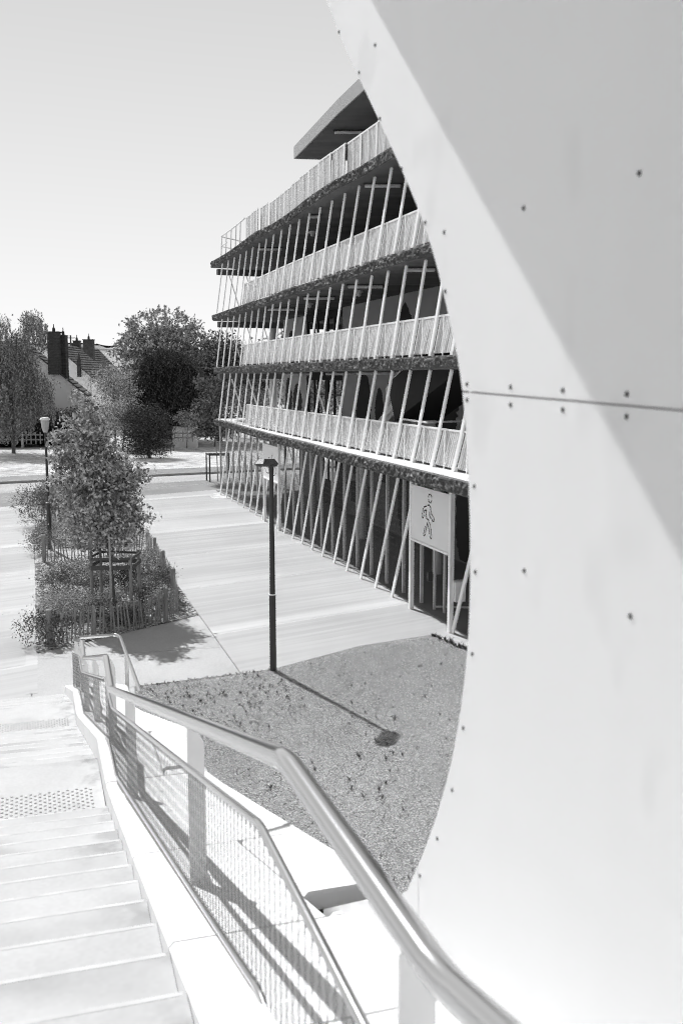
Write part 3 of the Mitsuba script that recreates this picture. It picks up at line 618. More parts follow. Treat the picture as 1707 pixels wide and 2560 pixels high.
put('ground_wall', wallrun(22.4, 26.2, 4.2, .03, 1.25), 'm_dark', bk); put('ground_wall', wallrun(26.2, 30.0, 4.2, .03, Z1 - TH), 'm_inner_dark', bk)
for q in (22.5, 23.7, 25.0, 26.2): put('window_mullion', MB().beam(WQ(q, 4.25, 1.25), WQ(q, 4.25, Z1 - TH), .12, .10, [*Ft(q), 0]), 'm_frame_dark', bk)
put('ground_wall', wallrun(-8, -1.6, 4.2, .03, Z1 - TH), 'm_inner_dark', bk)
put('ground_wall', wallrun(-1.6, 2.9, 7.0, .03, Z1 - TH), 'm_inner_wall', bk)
put('skirting', wallrun(-1.6, 2.9, 6.96, .03, .34, .03), 'm_fascia', bk)
put('inner_door', wallrun(.1, 1.1, 6.93, .40, 2.2, .05), 'm_frame_dark', bk)
for i, q in enumerate(np.arange(3.6, 24.0, 2.1)):
    for z in (.7, 2.0):
        mb = MB(); mb.hexa([WQ(q, 4.197, z), WQ(q + .75, 4.197, z), WQ(q + .75, 4.19, z), WQ(q, 4.19, z), WQ(q, 4.197, z + .95), WQ(q + .75, 4.197, z + .95), WQ(q + .75, 4.19, z + .95), WQ(q, 4.19, z + .95)])
        if (i * 7 + int(z)) % 3: put('mural_shape', mb, 'm_mural', bk)
for q, w, s in ((8.4, 1.4, 21), (14.0, 1.5, 22), (19.6, 1.2, 23), (22.6, 1.6, 24)): put('mural_shape', blob(q, w, .1, 3.0, s, 4.17), 'm_mural', bk)
# entrance frames and signs
def strokes(mb, pts, corner, ex, ey, w, dashes=None):     # raised dark strokes on a sign plane
    nrm = np.cross(ex, ey); nrm /= np.linalg.norm(nrm)
    for a, b in zip(pts[:-1], pts[1:]):
        pa, pb = corner + ex * a[0] + ey * a[1], corner + ex * b[0] + ey * b[1]
        mb.beam(pa, pb, w, .006, np.cross(pb - pa, nrm))
    return mb
def entrance(qa, qb, glyph, label, jambs=True):
    top, bot = 3.50, 2.02
    a, b = FO(qa, .02, 0), FO(qb, .02, 0)
    out = []
    ek = thing('entrance_sign', label, 'sign')
    for p in (a, b): put('jamb', MB().box(p + [0, 0, 1.86], (.13, .11, 3.72), b[:2] - a[:2]), 'm_bar', ek)
    ex = (b - a); ex = ex / np.linalg.norm(ex); L = np.linalg.norm(b - a) - .16; nrm = np.array([ex[1], -ex[0], 0])
    if nrm[:2] @ Fn(qa) < 0: nrm = -nrm
    c = a + ex * .08 + nrm * .05
    pk = put('board', MB().beam(c + [0, 0, (top + bot) / 2] - nrm * .02, c + ex * L + [0, 0, (top + bot) / 2] - nrm * .02, top - bot, .04, [0, 0, 1]), 'm_sign', ek)
    put('board_edge', MB().beam(c + [0, 0, bot - .03], c + ex * L + [0, 0, bot - .03], .05, .07, [0, 0, 1]), 'm_bar', ek)
    for pts in glyph: put('stroke', strokes(MB(), pts, c + [0, 0, bot] + nrm * .003, ex * L, np.array([0, 0, top - bot]), .034), 'm_glyph', pk)
    return c, ex, L, nrm
def flip(g): return [[(1 - x, y) for x, y in p] for p in g]
def ring(cx, cy, rx, ry, a0=0, a1=360, n=14): return [(cx + rx * math.cos(math.radians(a)), cy + ry * math.sin(math.radians(a))) for a in np.linspace(a0, a1, n)]
# sign coordinates: x from the left edge seen from the plaza, y from the bottom edge
WALK = [ring(.524, .836, .045, .075, 20, 82, 6), ring(.524, .836, .045, .075, 98, 165, 6), ring(.524, .836, .045, .075, 195, 262, 6), ring(.524, .836, .045, .075, 278, 340, 6),
        [(.355, .646), (.43, .680)], [(.455, .694), (.50, .716), (.534, .694), (.562, .579), (.610, .529)], [(.622, .516), (.638, .500), (.640, .475), (.631, .458), (.612, .450), (.597, .454), (.575, .474)], [(.560, .486), (.520, .518), (.510, .600)],
        [(.345, .630), (.314, .500)], [(.312, .482), (.318, .455), (.332, .446), (.350, .456), (.362, .514)], [(.366, .535), (.379, .590), (.431, .613), (.414, .475)], [(.425, .462), (.486, .448), (.500, .425)],
        [(.510, .410), (.541, .364), (.562, .260), (.578, .180)], [(.582, .158), (.575, .134), (.556, .128), (.538, .142), (.530, .170)], [(.524, .195), (.500, .291), (.459, .391), (.410, .200)], [(.404, .178), (.392, .136), (.372, .128), (.358, .145), (.362, .180), (.397, .311)]]
BIKE = [ring(.28, .30, .17, .15, 10, 170, 10), ring(.28, .30, .17, .15, 190, 350, 10), ring(.72, .30, .17, .15, 10, 170, 10), ring(.72, .30, .17, .15, 190, 350, 10),
        [(.28, .30), (.40, .52)], [(.42, .53), (.62, .55)], [(.40, .52), (.48, .32)], [(.50, .31), (.62, .54)], [(.72, .30), (.63, .58)], [(.62, .60), (.61, .70), (.68, .72)], [(.37, .62), (.46, .62)]]
entrance(2.78, .06, WALK, 'white pedestrian sign with a black walking figure outline over the near entrance')
entrance(20.55, 17.75, BIKE, 'white bicycle sign over the far entrance, partly behind the near street lamp')
# gate leaves folded open beside the near entrance, letter box on the jamb
gt = thing('folding_gate', 'dark grey wire gate folded open left of the pedestrian entrance', 'gate')
for i, (q, o) in enumerate(((2.35, -.5), (2.25, -.95), (2.05, -1.5), (1.9, -.6))):
    put('gate_post', MB().box(FO(q, o, 1.0), (.06, .06, 1.94), Ft(q)), 'm_fence_post', gt)
put('gate_rail', MB().beam(FO(2.35, -.5, .12), FO(1.9, -1.5, .12), .05, .05, [0, 0, 1]), 'm_fence_post', gt)
put('lock_box', MB().box(FO(2.45, -.40, .95), (.10, .14, .24), Ft(2)), 'm_frame_dark', gt)
lb = thing('letter_box', 'small white box fixed behind the right jamb of the pedestrian entrance', 'box')
put('body', MB().box(FO(.02, -.19, 1.05), (.20, .28, .50), Ft(0)), 'm_bar', lb); put('lid', MB().box(FO(.02, -.19, 1.315), (.22, .31, .025), Ft(0)), 'm_fascia', lb)

# ------------------------------------------------------------------ street lamps
def octo(mb, p, prof, n=8): return mb.lathe(prof, p, n)
L1 = G(683, 1675)
lp = thing('street_lamp', 'dark street lamp with a flat tilted head standing at the gravel edge', 'street lamp', 'lamps on the plaza')
put('pole', MB().lathe([(.075, 0), (.070, 1.7), (.062, 1.72), (.044, 4.35), (.036, 4.42)], L1, 10), 'm_lamp', lp, smooth=35)
put('collar', MB().lathe([(.062, 1.69), (.078, 1.69), (.078, 1.715), (.056, 1.715)], L1, 12), 'm_bar', lp)
def lamp_head():
    lo = [(-.60, -.09), (-.46, -.19), (.02, -.19), (.14, -.10), (.14, .10), (.02, .19), (-.46, .19), (-.60, .09)]
    v = [(x * .86, y * .8, 0) for x, y in lo] + [(x, y, .06) for x, y in lo] + [(x * .72 - .02, y * .6, .16) for x, y in lo]
    f = [[k * 8 + i, k * 8 + (i + 1) % 8, k * 8 + 8 + (i + 1) % 8, k * 8 + 8 + i] for k in (0, 1) for i in range(8)]
    return MB().add(v, f).add(v, [[0, i + 1, i] for i in range(1, 7)] + [[16, 16 + i, 17 + i] for i in range(1, 7)]).get()
m = lamp_head(); m.apply_transform(trimesh.transformations.rotation_matrix(math.radians(4), [0, 1, 0])); m.apply_transform(trimesh.transformations.rotation_matrix(math.radians(72), [0, 0, 1])); m.apply_translation(L1 + [-.03, 0, 4.50])
hk_ = put('head', m, 'm_lamp', lp)
put('neck', MB().lathe([(.05, 4.33), (.055, 4.48), (.085, 4.53), (.085, 4.55)], L1, 10), 'm_lamp', lp, smooth=35)
L2 = G(126, 1372)
lq_ = thing('street_lamp', 'dark street lamp with a pale lantern head behind the young tree', 'street lamp', 'lamps on the plaza')
put('pole', MB().lathe([(.085, 0), (.078, 1.75), (.060, 1.77), (.040, 4.28), (.055, 4.36)], L2, 10), 'm_lamp', lq_, smooth=35)
put('collar', MB().lathe([(.07, 1.74), (.088, 1.74), (.088, 1.765), (.06, 1.765)], L2, 12), 'm_bar', lq_)
put('lantern', MB().lathe([(.07, 4.36), (.085, 4.40), (.125, 4.52), (.155, 4.82)], L2, 16), 'm_lantern_glass', lq_, smooth=40)
put('cap', MB().lathe([(.155, 4.82), (.19, 4.83), (.19, 4.85), (.15, 4.90), (.001, 4.92)], L2, 16), 'm_bar', lq_, smooth=40)
put('plate', MB().box(L2 + [.0, -.078, .95], (.04, .012, .05)), 'm_bar', lq_)

# ------------------------------------------------------------------ foliage
def leaves(c, size, up=.3, droop=0.0, aspect=.55, rng=RNG):
    n = len(c); d = rng.normal(size=(n, 3)); d[:, 2] -= droop; d /= np.linalg.norm(d, axis=1, keepdims=True)
    w = np.cross(d, rng.normal(size=(n, 3)) + [0, 0, up * 3]); w /= np.linalg.norm(w, axis=1, keepdims=True) + 1e-9
    s = (size * rng.uniform(.65, 1.25, n))[:, None]
    nrm = np.cross(d, w)
    v = np.stack([c - d * s * .5, c + w * s * aspect * .5 + nrm * s * .08, c + d * s * .5, c - w * s * aspect * .5 + nrm * s * .08], 1)
    i = 4 * np.arange(n)[:, None]
    return v.reshape(-1, 3), np.vstack([i + [0, 1, 2], i + [0, 2, 3]])
def in_ell(n, ells, bias=.45, rng=RNG):
    w = np.array([e[3] * e[4] * e[5] for e in ells]); k = rng.choice(len(ells), n, p=w / w.sum()); e = np.array(ells)[k]
    d = rng.normal(size=(n, 3)); d /= np.linalg.norm(d, axis=1, keepdims=True)
    return e[:, :3] + d * (rng.random((n, 1)) ** bias) * e[:, 3:]
def tree(name, label, cat, base, ells, nclump, per, size, m, clump=.25, trunk=.12, limbs=7, bark='m_bark', group=None, droop=.3, bias=.4, seed=1, tz=None, squash=.7):
    rng = np.random.default_rng(seed); base = np.asarray(base, float)
    t = thing(name, label, cat, group)
    cc = in_ell(nclump, ells, bias, rng)
    pts = cc[:, None] + rng.normal(size=(nclump, per, 3)) * clump * np.array([1, 1, squash]) * rng.uniform(.6, 1.3, (nclump, 1, 1))
    pts = pts.reshape(-1, 3); pts = pts[pts[:, 2] > .05]
    v, f = leaves(pts + base, size, droop=droop, rng=rng)
    tb = MB(); zc = np.average([e[2] for e in ells]); zt = tz or max(e[2] + e[5] * .5 for e in ells)
    cx = np.average([e[0] for e in ells]); cy = np.average([e[1] for e in ells])
    if trunk > 0:
        zz = np.linspace(0, 1, 7); tp_ = np.c_[cx * zz ** 1.5, cy * zz ** 1.5, zz * zt] + rng.normal(0, trunk * .25, (7, 3)) * zz[:, None]
        tb.tube(base + tp_, trunk * (1 - .8 * zz), 8)
        for i in range(limbs):
            a = rng.uniform(.3, .85); s = np.array([cx * a ** 1.5, cy * a ** 1.5, a * zt]); e = cc[rng.integers(nclump)] * [1, 1, 1]
            if e[2] < s[2]: e[2] = s[2] + .2
            mid = (s + e) / 2 + [0, 0, .08 * zt]; ts = np.linspace(0, 1, 6)[:, None]
            tb.tube(base + (1 - ts) ** 2 * s + 2 * ts * (1 - ts) * mid + ts ** 2 * e, trunk * .45 * (1 - .8 * ts[:, 0]), 5)
        put('trunk', tb, bark, t)
    put('crown' if trunk > .03 else 'foliage', MB().add(v, f), m, t)
    return t
# the young tree in the bed, propped by a timber frame
TB = G(287, 1521)
_r = np.random.default_rng(9); MAIN_TWIGS = []
for _i in range(34):
    _z = _r.uniform(1.8, 5.6); _w = np.interp(_z, [1.7, 2.4, 3.4, 4.6, 5.7], [.8, 1.12, 1.15, .8, .42]); _a = _r.uniform(0, 6.28)
    MAIN_TWIGS.append((np.interp(_z, [1.7, 3.5, 5.7], [-.2, -.42, -.72]) + math.cos(_a) * _w, .1 + math.sin(_a) * _w, _z, _r.uniform(.16, .34), _r.uniform(.16, .34), _r.uniform(.12, .26)))
tree('young_tree', 'leafy young tree propped by a timber frame in the fenced planting bed', 'tree', TB,
     [(-.35, .1, 2.85, 1.12, 1.0, .85), (-.45, .1, 3.6, 1.15, 1.0, .9), (-.60, .1, 4.5, .85, .8, .8), (-.72, .1, 5.35, .40, .45, .72), (-1.25, 0, 4.4, .42, .45, .45), (-1.30, 0, 4.85, .2, .25, .35), (.20, 0, 2.3, .75, .7, .5), (.82, .0, 2.55, .36, .35, .22), (.45, 0, 3.7, .5, .5, .5), (-.45, 0, 2.0, .7, .6, .42), (-.30, 0, 5.1, .32, .4, .42), (.25, 0, 1.75, .45, .4, .22)] + MAIN_TWIGS,
     760, 22, .128, 'm_leaf_main', .11, .055, 16, 'm_bark', droop=.55, bias=.40, seed=5, tz=5.4)
sk_ = thing('tree_stake_frame', 'timber stake frame with two dark crossboards round the young tree', 'tree support')
c4 = [TB + [-.52, -.35, 0], TB + [.55, -.35, 0], TB + [.58, .62, 0], TB + [-.50, .62, 0]]
for i, c in enumerate(c4): put('stake', MB().lathe([(.048, 0), (.045, 1.52), (.035, 1.56), (.001, 1.57)], c, 8), 'm_wood' if i else 'm_wood', sk_, smooth=40)
put('pale_stake', MB().lathe([(.03, 0), (.03, 2.1), (.001, 2.12)], TB + [.02, -.42, 0], 8), 'm_wood_pale', sk_, smooth=40)
for z, w in ((1.46, .07), (1.22, .12)):
    for a, b in ((0, 1), (1, 2), (2, 3), (3, 0)):
        o = (c4[a] + c4[b]) / 2 - TB; o = o / np.linalg.norm(o) * .06
        put('crossboard', MB().beam(c4[a] + o + [0, 0, z], c4[b] + o + [0, 0, z + .02], w, .025, [0, 0, 1]), 'm_wood_dark', sk_)
# paling fence round the bed
def fence(path, label, postq, h=.78, step=.105, seed=3):
    rng = np.random.default_rng(seed); fk = thing('paling_fence', label, 'fence', None)
    line = LineString([tuple(p) for p in path]); L = line.length
    for x in np.arange(0, L, step):
        p = np.array(line.interpolate(x).coords[0]); q = np.array(line.interpolate(min(x + .05, L)).coords[0]); d = (q - p) / (np.linalg.norm(q - p) + 1e-9)
        hh = h * rng.uniform(.88, 1.06); tl = rng.normal(0, .045, 2); w = rng.uniform(.030, .042)
        a = np.array([*p, 0]); b = np.array([*(p + d * tl[0] + tl[1] * .5 * np.array([-d[1], d[0]])), hh])
        mb = MB(); mb.beam(a, b, w, .014, [*d, 0]); t_ = mb.v[0][4:].mean(0) + [0, 0, .035]; mb.add(np.vstack([mb.v[0][4:], t_]), [[0, 1, 4], [1, 2, 4], [2, 3, 4], [3, 0, 4]])
        put('pale', mb, 'm_wood', fk)
    for z in (.18, .58):
        n_ = int(L / .3) + 2; pts = [np.array([*line.interpolate(x).coords[0], z]) for x in np.linspace(0, L, n_)]
        put('wire', MB().tube(pts, .004, 4, False), 'm_wire', fk)
    for x, r, hp in postq:
        p = np.array([*line.interpolate(x * L).coords[0], 0]); put('post', MB().lathe([(r, 0), (r * .95, hp), (r * .6, hp + .02), (.001, hp + .025)], p, 10), 'm_wood', fk, smooth=40)
fr = [G(126, 1612)[:2], G(170, 1606)[:2], G(330, 1578)[:2], G(410, 1556)[:2], G(447, 1540)[:2]]
rt = [fr[-1], G(432, 1490)[:2], G(400, 1425)[:2], G(366, 1372)[:2]]
fence(fr + rt[1:], 'weathered paling fence of split slats along the front and right of the planting bed', [(0.0, .085, .86), (.075, .05, .8), (.225, .06, .84), (.40, .07, .92), (.62, .06, .88), (.80, .06, .88)])
fence([G(112, 1405)[:2], G(215, 1400)[:2], G(300, 1391)[:2], G(360, 1380)[:2]], 'low slat fence across the back of the planting bed by the lantern lamp', [(0, .075, .95), (.42, .06, .95), (.62, .05, .9)], .75, .115, 4)
for k, (a, b) in enumerate(((G(130, 1390), G(150, 1414)),)): put('brace', MB().beam(a + [0, 0, .55], b + [0, 0, .02], .05, .05, [1, 0, 0]), 'm_wood', 'paling_fence_001')
# shrubs of the beds
SH = [(150, 1480, .62, .8, 'm_leaf_mid', 'feathery spiky shrub at the left rear of the near bed'), (205, 1455, .6, .75, 'm_leaf_bright', 'pale feathery shrub left of the timber frame'), (115, 1610, .72, .85, 'm_leaf_dark', 'dark broad-leaved shrub spilling over the left front corner of the bed'),
      (185, 1550, .55, .7, 'm_leaf_pale', 'pale flowering shrub behind the left front fence post'), (235, 1535, .5, .5, 'm_leaf_bright', 'bright small-leaved shrub behind the front fence'), (145, 1540, .5, .7, 'm_leaf_bright', 'rounded bright shrub near the left edge of the bed'), (320, 1470, .55, .7, 'm_leaf_dark', 'dark shrub behind the timber frame'),
      (350, 1505, .5, .65, 'm_leaf_mid', 'shrub at the right foot of the timber frame'), (390, 1480, .6, .85, 'm_leaf_mid', 'tall shrub by the right fence run'), (360, 1430, .6, .8, 'm_leaf_bright', 'bright shrub at the right rear of the bed'), (300, 1560, .42, .40, 'm_leaf_mid', 'low shrub at the middle of the front fence'),
      (405, 1525, .4, .55, 'm_leaf_bright', 'low shrub in the right front corner of the bed'), (250, 1480, .5, .65, 'm_leaf_mid', 'shrub left behind the timber stakes'), (330, 1545, .40, .38, 'm_leaf_bright', 'low bright shrub right of the tree foot'), (270, 1505, .40, .35, 'm_leaf_pale', 'pale shrub at the foot of the young tree'),
      (105, 1315, 1.3, 1.9, 'm_leaf_mid', 'large rounded shrub at the left of the far bed'), (150, 1300, 1.2, 1.8, 'm_leaf_mid', 'large shrub behind the lantern lamp pole'), (105, 1385, .7, .9, 'm_leaf_mid', 'small shrub at the near left corner of the far bed'), (165, 1362, .8, 1.1, 'm_leaf_bright', 'feathery bright shrub right of the lantern lamp'),
      (215, 1362, .8, 1.0, 'm_leaf_mid', 'shrub behind the back slat fence'), (265, 1362, .8, 1.0, 'm_leaf_dark', 'dark shrub behind the young tree in the far bed'), (315, 1360, .7, .9, 'm_leaf_mid', 'shrub at the right near corner of the far bed')]
for i, (u, v, r, h, m, lab) in enumerate(SH):
    tree('shrub', lab, 'shrub', G(u, v), [(0, 0, h * .5, r, r, h * .5), (.1, .1, h * .6, r * .7, r * .7, h * .42)], 150 if r < 1 else 300, 16, .055 if r < 1 else .075, m, .11, 0.012, 3, seed=40 + i, droop=0.0, bias=.42)
gc = scatter(bed1.buffer(-.1), 9000); v, f = leaves(np.c_[gc, RNG.uniform(.02, .16, 9000)], .05, droop=-.2)
put('ground_cover', MB().add(v, f), 'm_leaf_mid', label='low leafy ground cover filling the near planting bed', category='ground cover', kind='stuff')
gc = scatter(bed2.buffer(-.1), 6000); v, f = leaves(np.c_[gc, RNG.uniform(.02, .2, 6000)], .06, droop=-.2)
put('ground_cover', MB().add(v, f), 'm_leaf_mid', label='low leafy ground cover filling the far planting bed', category='ground cover', kind='stuff')

# staked sapling by the far end of the car park
SB = G(545, 1203)
tree('sapling', 'thin sapling with drooping tiered leaves in a stake frame by the car park end', 'tree', SB, [(-.2, 0, 3.0, 1.5, 1.5, .25), (-.3, 0, 3.7, 1.6, 1.3, .25), (-.6, 0, 4.6, .9, .8, .26), (.3, 0, 5.2, .9, .8, .26), (-.9, 0, 5.9, .35, .35, .5), (.1, 0, 5.9, .5, .5, .5)], 330, 14, .21, 'm_leaf_mid', .18, .04, 14, 'm_bark_pale', seed=21, tz=5.8, droop=.5)
s2 = thing('tree_stake_frame', 'dark four-post stake frame round the sapling by the car park', 'tree support')
c4 = [SB + [-.42, -.5, 0], SB + [.75, -.45, 0], SB + [.65, .5, 0], SB + [-.75, .45, 0]]
for c in c4: put('stake', MB().lathe([(.045, 0), (.045, 1.72), (.001, 1.76)], c, 8), 'm_lamp', s2)
for a, b in ((0, 1), (1, 2), (2, 3), (3, 0)): put('crossboard', MB().beam(c4[a] + [0, 0, 1.66], c4[b] + [0, 0, 1.66], .09, .03, [0, 0, 1]), 'm_wood_dark', s2)

# ------------------------------------------------------------------ beyond the road
def ground_at(u, y): r = ray(u, 1280); p = np.array([r[0] / r[1] * y, y, 0.0]); return p
def zat(v, y, u=853.5): return atY(u, v, y)[2]
def xat(u, y): p = atY(u, 1000, y); return p[0]
def bgtree(name, label, cat, y, ells_px, nclump, per, size, m, **k):   # crown given as (u, v, ru, rv) lobes at distance y
    c0_ = ells_px[0]; bx = atY(c0_[0], c0_[1], y)[0]; s = y / FPX
    E_ = []
    for (u, v, ru, rv) in ells_px:
        p = atY(u, v, y); E_.append((p[0] - bx, 0.0, p[2], ru * s, ru * s * .8, rv * s))
    return tree(name, label, cat, (bx, y, 0), E_, nclump, per, size, m, **k)
bgtree('birch_tree', 'tall weeping birch with hanging twigs at the left edge beyond the road', 'tree', 84, [(25, 900, 60, 45), (78, 812, 34, 34), (30, 985, 75, 50), (-60, 900, 80, 110), (95, 965, 42, 34), (0, 1060, 80, 40)], 420, 12, .24, 'm_leaf_birch', clump=.38, trunk=.17, limbs=18, bark='m_bark', seed=31, droop=1.2, tz=9)
rng = np.random.default_rng(5); bt = []
for lobe, n in (((12, 868, 62, 46), 260), ((55, 905, 52, 34), 190), ((82, 792, 30, 24), 90), ((105, 812, 16, 20), 45), ((70, 835, 44, 26), 110), ((5, 810, 26, 30), 60), ((-60, 900, 70, 100), 200), ((20, 960, 75, 40), 300), ((98, 955, 40, 28), 170), ((60, 1010, 62, 34), 220), ((0, 1050, 70, 36), 200), ((118, 1000, 22, 22), 60)):
    for _ in range(n):
        a = rng.normal(size=3); a /= np.linalg.norm(a); rr = rng.random() ** .4
        p = atY(lobe[0] + a[0] * rr * lobe[2], lobe[1] - a[1] * rr * lobe[3], 84 + a[2] * rr * 3.0); L = rng.uniform(.6, 2.2); k = int(L / .07)
        zz = np.arange(k) * .07; bt.append(np.c_[p[0] + rng.normal(0, .05, k) + zz * rng.normal(0, .10), p[1] + rng.normal(0, .05, k), p[2] - zz])
bt = np.vstack(bt); bt = bt[bt[:, 2] > .8]; v, f = leaves(bt, .17, droop=1.8, rng=rng)
put('hanging_twigs', MB().add(v, f), 'm_leaf_birch', 'birch_tree')
bgtree('broadleaf_tree', 'big spreading broadleaf tree with spiky upper shoots behind the dark conifer', 'tree', 104, [(415, 880, 100, 85), (380, 850, 75, 70), (450, 850, 65, 70), (330, 900, 55, 60), (490, 905, 40, 60), (390, 960, 110, 60)], 560, 26, .36, 'm_leaf_bright', clump=.36, trunk=.25, limbs=12, seed=32, droop=-.3, bias=.33)
spk = []
for _ in range(130):
    a = rng.uniform(.05, 3.09); rr = rng.uniform(.86, 1.0); u, v = 410 + math.cos(a) * 108 * rr, 890 - math.sin(a) * 112 * rr; L = rng.uniform(6, 26); da = a + rng.normal(0, .25); y = 104 + rng.uniform(-4, 3)
    for t in np.linspace(0, 1, 14): spk.append(atY(u + math.cos(da) * L * t, v - math.sin(da) * L * t, y) + rng.normal(0, .10, 3) * (1.2 - t))
v, f = leaves(np.array(spk), .28, droop=-.6, rng=rng); put('shoots', MB().add(v, f), 'm_leaf_bright', 'broadleaf_tree')
bgtree('broadleaf_tree', 'dense broadleaf tree right behind the far tip of the car park slabs', 'tree', 100, [(545, 905, 55, 75), (575, 900, 50, 60), (530, 960, 45, 70), (600, 930, 50, 70)], 420, 18, .34, 'm_leaf_mid', clump=.55, trunk=.35, limbs=8, seed=33, droop=-.2, bias=.35)
bgtree('broadleaf_tree', 'broadleaf trees seen between the slanting bars of the open deck', 'tree', 108, [(650, 930, 60, 55), (700, 905, 50, 75), (620, 960, 60, 60)], 380, 16, .36, 'm_leaf_mid', clump=.6, trunk=.35, limbs=8, seed=34, droop=-.2, bias=.35)
bgtree('broadleaf_tree', 'broadleaf tree seen through the window opening of the inner deck wall', 'tree', 102, [(800, 960, 70, 80), (870, 990, 60, 80), (740, 985, 55, 60)], 420, 16, .36, 'm_leaf_bright', clump=.6, trunk=.35, limbs=8, seed=35, droop=-.2, bias=.35)
# dark clipped conifer, rounded, and its small neighbour
def conifer(name, label, y, lobes, n, m='m_leaf_conifer', seed=1, size=.3):
    rng = np.random.default_rng(seed); t = thing(name, label, 'conifer'); core = MB(); pts = []; s = y / FPX
    for (u, v, ru, rv) in lobes:
        c = atY(u, v, y); e = trimesh.creation.icosphere(3); r = np.array([ru * s, ru * s * .9, rv * s])
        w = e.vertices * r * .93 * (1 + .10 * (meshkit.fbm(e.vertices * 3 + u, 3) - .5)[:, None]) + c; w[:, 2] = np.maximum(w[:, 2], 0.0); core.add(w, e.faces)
        d = rng.normal(size=(n, 3)); d /= np.linalg.norm(d, axis=1, keepdims=True); p = c + d * r * rng.uniform(.9, 1.06, (n, 1)); pts.append(p[p[:, 2] > .1])
    p = np.vstack(pts); p = np.repeat(p, 4, 0) + rng.normal(0, .10, (len(p) * 4, 3)) + np.tile(np.linspace(0, .5, 4), len(p))[:, None] * np.array([0, 0, 1.0])
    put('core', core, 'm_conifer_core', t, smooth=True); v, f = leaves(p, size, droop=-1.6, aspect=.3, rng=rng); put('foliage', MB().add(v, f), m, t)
conifer('conifer', 'very dark round clipped conifer in the middle of the garden trees', 94, [(430, 985, 88, 92), (410, 935, 55, 45), (455, 1020, 85, 80), (400, 1020, 75, 80)], 2600, seed=41, size=.26)
conifer('conifer', 'narrow dark conifer leaning out left of the round conifer', 92, [(345, 985, 30, 32), (370, 1010, 32, 35)], 700, seed=42, size=.22)
bgtree('garden_bush', 'pale fluffy rounded bush at the end of the gabled house', 'bush', 90, [(285, 960, 50, 40), (265, 945, 35, 28), (300, 985, 50, 40), (290, 1030, 45, 45)], 420, 16, .17, 'm_leaf_pale', clump=.35, trunk=.1, limbs=4, seed=43, droop=-.2)
bgtree('garden_bush', 'pale bush in front of the small conifer', 'bush', 86, [(305, 1035, 50, 38), (340, 1050, 45, 45)], 300, 16, .15, 'm_leaf_bright', clump=.3, trunk=.08, limbs=4, seed=44, droop=-.2)
bgtree('small_tree', 'dark round small tree on the lawn just behind the young tree', 'tree', 79, [(372, 1065, 62, 52), (345, 1050, 50, 50), (395, 1085, 42, 42), (350, 1095, 45, 38), (372, 1120, 58, 24), (335, 1108, 40, 30)], 900, 16, .15, 'm_leaf_dark', clump=.28, trunk=.14, limbs=8, seed=45, droop=0, bias=.4)
bgtree('garden_bush', 'rounded bush growing out of a low planter by the garden gate', 'bush', 90, [(466, 1046, 28, 16), (478, 1050, 20, 14)], 160, 14, .16, 'm_leaf_bright', clump=.25, trunk=0.04, limbs=2, seed=46)
pb = thing('garden_planter', 'low grey masonry planter under the rounded bush', 'planter'); pp = atY(463, 1078, 90.3); put('body', MB().box([pp[0], 90.6, .95], (2.1, .8, 1.9)), 'm_render', pb); put('coping', MB().box([pp[0], 90.6, 1.93], (2.2, .9, .06)), 'm_kerb', pb)
bgtree('hedge_bush', 'dark bush behind the sapling near the car park end', 'bush', 92, [(535, 1000, 45, 38), (560, 1040, 50, 45), (520, 1045, 30, 40), (600, 1010, 50, 50), (650, 1020, 50, 50)], 420, 16, .2, 'm_leaf_mid', clump=.4, trunk=.08, limbs=4, seed=47, droop=-.2)
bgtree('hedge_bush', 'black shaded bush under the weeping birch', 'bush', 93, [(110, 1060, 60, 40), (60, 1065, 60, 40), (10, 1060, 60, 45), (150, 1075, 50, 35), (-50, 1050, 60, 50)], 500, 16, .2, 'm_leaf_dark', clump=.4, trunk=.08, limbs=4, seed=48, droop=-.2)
bgtree('hedge_bush', 'dark bush below the gable wall beside the lantern', 'bush', 92, [(190, 1060, 50, 40), (240, 1055, 55, 50)], 300, 16, .2, 'm_leaf_dark', clump=.4, trunk=.08, limbs=4, seed=49, droop=-.2)
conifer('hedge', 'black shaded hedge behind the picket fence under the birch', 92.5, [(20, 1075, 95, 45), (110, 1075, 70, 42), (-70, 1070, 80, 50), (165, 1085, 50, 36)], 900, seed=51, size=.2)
# low garden fences
def garden_fence(u0, u1, v0, v1, y, label, m, step=.42):
    fk = thing('garden_fence', label, 'fence'); x0, x1 = xat(u0, y), xat(u1, y); z0 = max(zat(v1, y), .02); z1 = zat(v0, y)
    for x in np.arange(x0, x1, step): put('slat', MB().box([x, y, (z0 + z1) / 2], (.10, .04, z1 - z0)), m, fk)
    for z in (z1 - .25, (z0 + z1) / 2 - .15): put('rail', MB().box([(x0 + x1) / 2, y + .05, z], (x1 - x0, .05, .12)), m, fk)
    for x in np.arange(x0, x1 + .1, 2.55): put('post', MB().box([x, y - .02, (z1 + .1) / 2], (.2, .16, z1 + .1)), 'm_wood_pale', fk)
garden_fence(-90, 104, 1080, 1110, 89.5, 'weathered picket fence under the weeping birch', 'm_wood')
garden_fence(432, 482, 1076, 1104, 88, 'low dark garden gate fence in front of the planter', 'm_wood')
